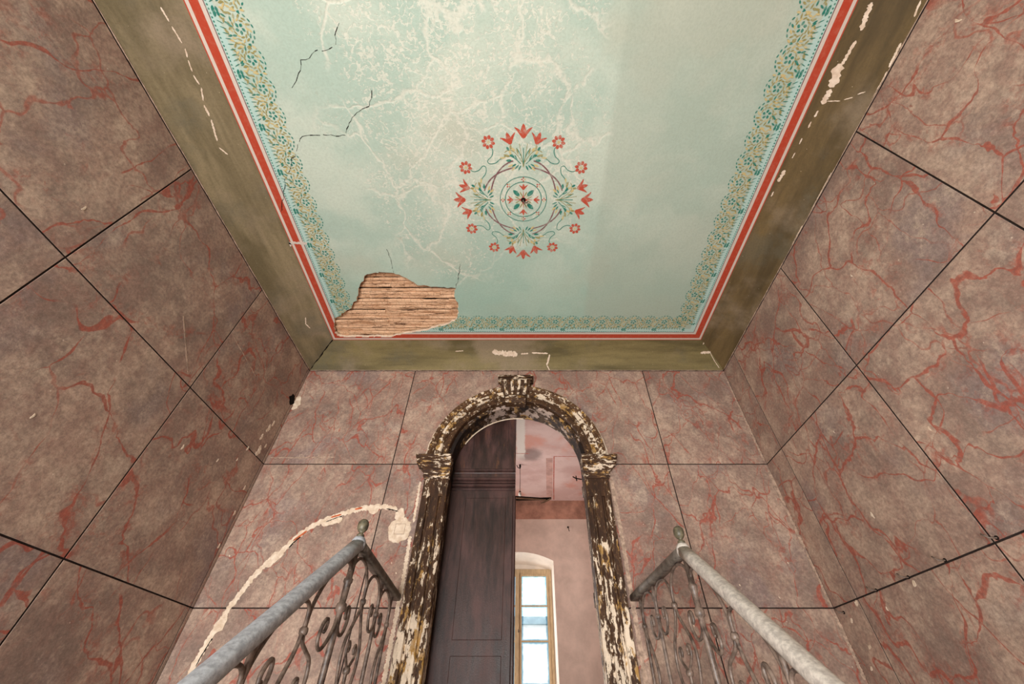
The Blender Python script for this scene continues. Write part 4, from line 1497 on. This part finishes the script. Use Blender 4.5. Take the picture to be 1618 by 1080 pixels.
    for s in (0.06, s_end * 0.5):
        m_ = MB()
        p = slp(s, TB)
        m_.tube([p, p - Vector((0, 0, 0.16))], 0.012, 6)
        A(m_.build('foot', M['iron'], root))
    return root


railing('iron railing left of the arched door, cool light painted on its handrail', -0.868, 2.245, 0.716, -0.925, YF - 0.004, -1)
railing('iron railing right of the arched door, pale light painted on its handrail', 0.872, 2.335, 0.712, 0.815, YF - 0.004, 1)

# ------------------------------------------------------------------ small things
def hook(p, nrm, label, seed):
    r = random.Random(seed)
    o = empty('wall_nail', p, label, 'nail', 'bent nails in the right wall')
    n = Vector(nrm)
    m_ = MB()
    P = smooth_path([Vector((0, 0, 0)), n * 0.02, n * 0.034 + Vector((0, 0.006, 0.004)), n * 0.038 + Vector((0, 0.018, 0.020)), n * 0.03 + Vector((0, 0.030, 0.026))], 3)
    m_.tube(P, 0.0042, 6)
    m_.build('shank', M['iron'], o)
    m_ = MB()
    m_.tube([n * 0.0, n * 0.003], 0.010, 8)
    m_.build('washer', M['dark'], o)
    return o


for i, (yv, zv, lb) in enumerate([(2.906, 0.650, 'bent iron nail on the right wall joint, second from the corner'), (2.612, 0.650, 'bent iron nail beside the white plaster chip on the right wall joint'),
                                  (2.322, 0.658, 'bent iron nail on the right wall joint, fourth from the corner'), (1.994, 0.662, 'bent iron nail where two dark joints cross on the right wall'),
                                  (3.31, 0.605, 'bent iron nail just under the right corner of the end wall')]):
    hook((XR, yv, zv), (-1, 0, 0), lb, i)
for i, (a, b, w_) in enumerate([(3.14, 0.625, .034), (2.60, 0.615, .028), (3.27, 0.55, .025), (3.22, 0.40, .02), (3.30, 0.30, .02)]):
    chip(wall_right, [(a - 0.01, b + w_ * .5), (a, b), (a + 0.012, b - w_ * .4)], w_ * 0.9, on_right, 300 + i)
hk = empty('ceiling_hook', (0.005, 1.492, ZC), 'rusty lamp hook at the centre of the painted ceiling rosette', 'hook')
m_ = MB()
m_.tube(smooth_path([Vector((0, 0, 0)), Vector((0, 0, -0.03)), Vector((0.012, 0, -0.05)), Vector((0.03, 0, -0.045)), Vector((0.034, 0, -0.03))], 4), 0.006, 7)
m_.build('shank', M['iron'], hk)
m_ = MB()
m_.lathe([(0.020, 0.0), (0.020, -0.004), (0.010, -0.010)], (0, 0, 0), 12)
m_.build('rose_plate', M['dark'], hk)

# ------------------------------------------------------------------ room beyond the doorway
YN, YW = YF + 0.357, 7.0
FX0, FX1 = -2.0, 2.0
ZFC, ZFW = 2.88, 2.60
mb = MB()
mb.box((FX0 - 0.2, YN - 0.01, ZLAND - 0.15), (FX1 + 0.2, YW + 0.02, ZLAND))
tag(mb.build('floor.001', M['wood_floor']), 'board floor of the room beyond the doorway', 'floor', kind='structure')
for nm, x0, x1, lb in (('wall_inner_left', FX0 - 0.2, FX0, 'left wall of the pink room beyond the doorway'), ('wall_inner_right', FX1, FX1 + 0.2, 'right wall of the pink room beyond the doorway')):
    mb = MB()
    mb.box((x0, YN, ZLAND), (x1, YW + 0.5, ZFC + 0.1))
    tag(mb.build(nm, M['far_plaster']), lb, 'wall', kind='structure')
mb = MB()
mb.box((FX0 - 0.2, YN, ZFC), (FX1 + 0.2, YW + 0.1, ZFC + 0.1))
fc = mb.build('ceiling.001', M['far_ceiling'])
tag(fc, 'stained rose plaster ceiling of the room beyond the doorway', 'ceiling', kind='structure')
# red lining on that ceiling
for pts in ([(0.455, 5.30), (0.50, 6.20), (0.535, 6.80)], [(0.455, 5.30), (1.2, 5.31)], [(-0.9, 5.20), (0.1, 5.22)]):
    m_ = MB()
    stroke(m_, pts, 0.014, 0, ZFC - 0.001)
    m_.build('lining_stripe', M['flower'], fc, fix=False)
m_ = MB()
stroke(m_, [(0.39, 5.35), (0.43, 6.2), (0.46, 6.75)], 0.10, 0, ZFC - 0.0008)
m_.build('lining_stripe', M['far_blush'], fc, fix=False)
# broken strip where the ceiling lath shows
m_ = MB()
m_.prism([(-0.30, 6.62, ZFC - 0.002), (0.30, 6.72, ZFC - 0.002), (0.49, 6.70, ZFC - 0.002), (0.48, 6.80, ZFC - 0.002), (0.30, 6.83, ZFC - 0.002), (-0.30, 6.84, ZFC - 0.002)], (0, 0, 0.004))
m_.build('broken_strip', M['dark'], fc)
m_ = MB()
m_.prism([(-0.3, 6.65, ZFC - 0.016), (0.40, 6.76, ZFC - 0.020), (0.40, 6.80, ZFC - 0.020), (-0.3, 6.71, ZFC - 0.016)], (0, 0, 0.010))
m_.build('lath', M['wood_floor'], fc)
m_ = MB()
m_.prism([(0.24, 6.90, ZFC - 0.06), (0.47, 6.74, ZFC - 0.012), (0.49, 6.76, ZFC - 0.012), (0.26, 6.92, ZFC - 0.06)], (0, 0, 0.010))
m_.build('lath', M['wood_floor'], fc)
# cornice band at the far wall
mb = MB()
pr_ = [(YW + 0.02, 2.62), (YW - 0.0, 2.625), (YW - 0.06, 2.68), (YW - 0.14, 2.80), (YW - 0.16, ZFC), (YW + 0.02, ZFC)]
mb.loft([[(x, a, b) for a, b in pr_] for x in (FX0, FX1)], caps=True)
tag(mb.build('trim_5', M['far_band']), 'rose brown cove at the top of the far room wall', 'cove', kind='structure')
# far wall with an arched window niche
NX0, NX1, NZ1, NZA, NZ0 = -0.61, 0.49, 1.975, 2.105, 0.36
WX0, WX1, WY = -0.585, 0.468, 7.38


def niche(x0, x1, y_, zs, za, zb):
    pts = [(x0, y_, zb)]
    n = 14
    for k in range(n + 1):
        u = k / n
        x = x0 + (x1 - x0) * u
        pts.append((x, y_, zs + (za - zs) * (1 - (2 * u - 1) ** 2)))
    pts.append((x1, y_, zb))
    return pts


mb = MB()
nf = niche(NX0, NX1, YW, NZ1, NZA, NZ0)
top = [(FX1, YW, ZFC), (FX0, YW, ZFC)]
mb.prism([(FX0, YW, ZLAND), (NX0, YW, ZLAND)] + nf + [(NX1, YW, ZLAND), (FX1, YW, ZLAND)] + top, (0, 0.05, 0))
mb.box((NX0, YW, ZLAND), (NX1, YW + 0.05, NZ0))
mb.box((FX0 - .2, YW + 0.45, ZLAND), (WX0, YW + 0.5, ZFC))
mb.box((WX1, YW + 0.45, ZLAND), (FX1 + .2, YW + 0.5, ZFC))
mb.box((WX0, YW + 0.45, 1.94), (WX1, YW + 0.5, ZFC))
mb.box((WX0, YW + 0.45, ZLAND), (WX1, YW + 0.5, 0.40))
wf = mb.build('wall_far', M['far_plaster'])
tag(wf, 'pale pink far wall with an arched window niche', 'wall', kind='structure')
m_ = MB()
m_.loft([niche(NX0, NX1, YW - 0.001, NZ1, NZA, NZ0), niche(WX0 - 0.002, WX1 + 0.002, WY + 0.075, 1.935, 2.02, 0.40)], closed=True)
m_.build('window_niche', M['white_reveal'], wf)
m_ = MB()
m_.prism([] + niche(WX0 - 0.03, WX1 + 0.03, WY + 0.02, 1.97, 2.06, 1.915), (0, 0.03, 0))
m_.build('niche_head', M['white_reveal'], wf)

# casement window
win = empty('window_1', (-0.06, WY, 0.40), 'tall casement window with three pale framed panes per leaf in the far niche', 'window', kind='structure')
def W_(o):
    o.location = Vector(o.location) - win.location
    return o
z0, z1 = 0.40, 1.925
for nm, a, b in (('frame', (WX0, WY, z0), (WX0 + 0.055, WY + 0.06, z1 + 0.03)), ('frame', (WX1 - 0.055, WY, z0), (WX1, WY + 0.06, z1 + 0.03)), ('frame', (WX0 + 0.055, WY + 0.001, z1 - 0.045), (WX1 - 0.055, WY + 0.06, z1 + 0.03)), ('sill', (WX0 + 0.055, WY - 0.03, z0), (WX1 - 0.055, WY + 0.06, z0 + 0.05))):
    m_ = MB()
    m_.box(a, b)
    W_(m_.build(nm, M['window_wood'], win))
XM = -0.06
m_ = MB()
m_.box((XM - 0.030, WY - 0.022, z0 + 0.05), (XM + 0.012, WY + 0.01, z1 - 0.045))
m_.box((XM - 0.019, WY - 0.032, z0 + 0.05), (XM + 0.001, WY - 0.020, z1 - 0.045))
W_(m_.build('meeting_stile', M['window_wood'], win))
m_ = MB()
m_.box((XM - 0.012, WY - 0.045, 1.09), (XM - 0.002, WY - 0.03, 1.13))
m_.tube([(XM - 0.007, WY - 0.04, 1.11), (XM + 0.02, WY - 0.055, 1.105)], 0.005, 6)
W_(m_.build('catch', M['iron'], win))
bars = [(0.49, 0.975), (0.99 + 0.008, 1.425), (1.44 + 0.008, 1.862)]
for x0, x1 in ((XM + 0.012, WX1 - 0.055), (WX0 + 0.055, XM - 0.030)):
    cs = MB()
    y0, y1 = WY - 0.012, WY + 0.028
    s = 0.032
    cs.box((x0, y0, z0 + 0.05), (x0 + s, y1, z1 - 0.045))
    cs.box((x1 - s, y0, z0 + 0.05), (x1, y1, z1 - 0.045))
    cs.box((x0 + s, y0, z1 - 0.075), (x1 - s, y1, z1 - 0.045))
    cs.box((x0 + s, y0, z0 + 0.05), (x1 - s, y1, z0 + 0.09))
    co_ = W_(cs.build('casement', M['window_wood'], win))
    for zb in (0.9865, 1.436):
        b_ = MB()
        b_.box((x0 + s, y0 + 0.008, zb - 0.010), (x1 - s, y1 - 0.006, zb + 0.010))
        b_.build('glazing_bar', M['window_wood'], co_)
    for a, b in ((z0 + 0.09, 0.9765), (0.9965, 1.426), (1.446, z1 - 0.075)):
        g = MB()
        g.box((x0 + s, WY + 0.008, a), (x1 - s, WY + 0.012, b))
        g.build('pane', M['glass'], co_)

# hook high on the far wall
nl = empty('wall_hook', (0.765, YW, 2.47), 'small dark iron hook high on the pale far wall', 'hook')
m_ = MB()
m_.tube(smooth_path([Vector((0, 0, 0.02)), Vector((0, -0.03, 0.02)), Vector((0, -0.045, 0.0)), Vector((0.006, -0.04, -0.035)), Vector((0.014, -0.025, -0.05))], 4), 0.005, 6)
m_.build('shank', M['dark'], nl)
m_ = MB()
m_.lathe([(0.012, -0.012), (0.014, 0.0), (0.012, 0.012)], (0, -0.004, 0.02), 8)
m_.build('boss', M['dark'], nl)

# pendant lamp holder hanging on its flex
pl_ = empty('pendant_lamp', (-0.04, 5.55, ZFC), 'bare white lamp holder hanging on a thin flex in the far room', 'lamp')
m_ = MB()
m_.lathe([(0.012, 0.0), (0.014, -0.03), (0.008, -0.06), (0.004, -0.07)], (0, 0, 0), 10)
m_.tube([(-0.05, 0.0, -0.01), (-0.03, 0, -0.05), (0, 0, -0.06)], 0.006, 6)
m_.build('ceiling_hook', M['dark'], pl_)
m_ = MB()
m_.tube([(0, 0, -0.06), (0.003, 0, -0.25), (0, 0, -0.42)], 0.0035, 6)
m_.build('flex', M['dark'], pl_)
m_ = MB()
m_.lathe([(0.006, -0.405), (0.013, -0.412), (0.014, -0.425), (0.010, -0.43)], (0, 0, 0), 12)
m_.build('socket_cap', M['dark'], pl_)
m_ = MB()
m_.lathe([(0.018, -0.43), (0.022, -0.438), (0.022, -0.468), (0.018, -0.474)], (0, 0, 0), 12)
m_.build('lamp_holder', M['porcelain'], pl_)

# ------------------------------------------------------------------ outside the far window
hs = empty('neighbour_house', (0, 15, -4), 'white rendered house with slate blue eave seen through the window', 'house')
m_ = MB()
m_.box((-6, 0.3, 0.0), (6, 5, 6.5))
m_.build('wall', M['house_wall'], hs)
m_ = MB()
m_.box((-6.5, 0.1, 6.46), (6.5, 5, 6.66))
m_.build('eave', M['eave'], hs)
mb = MB()
mb.box((-30, 7.7, -4.2), (30, 40, -4.0))
tag(mb.build('ground', M['house_wall']), 'pale ground outside below the far window', 'ground', kind='structure')
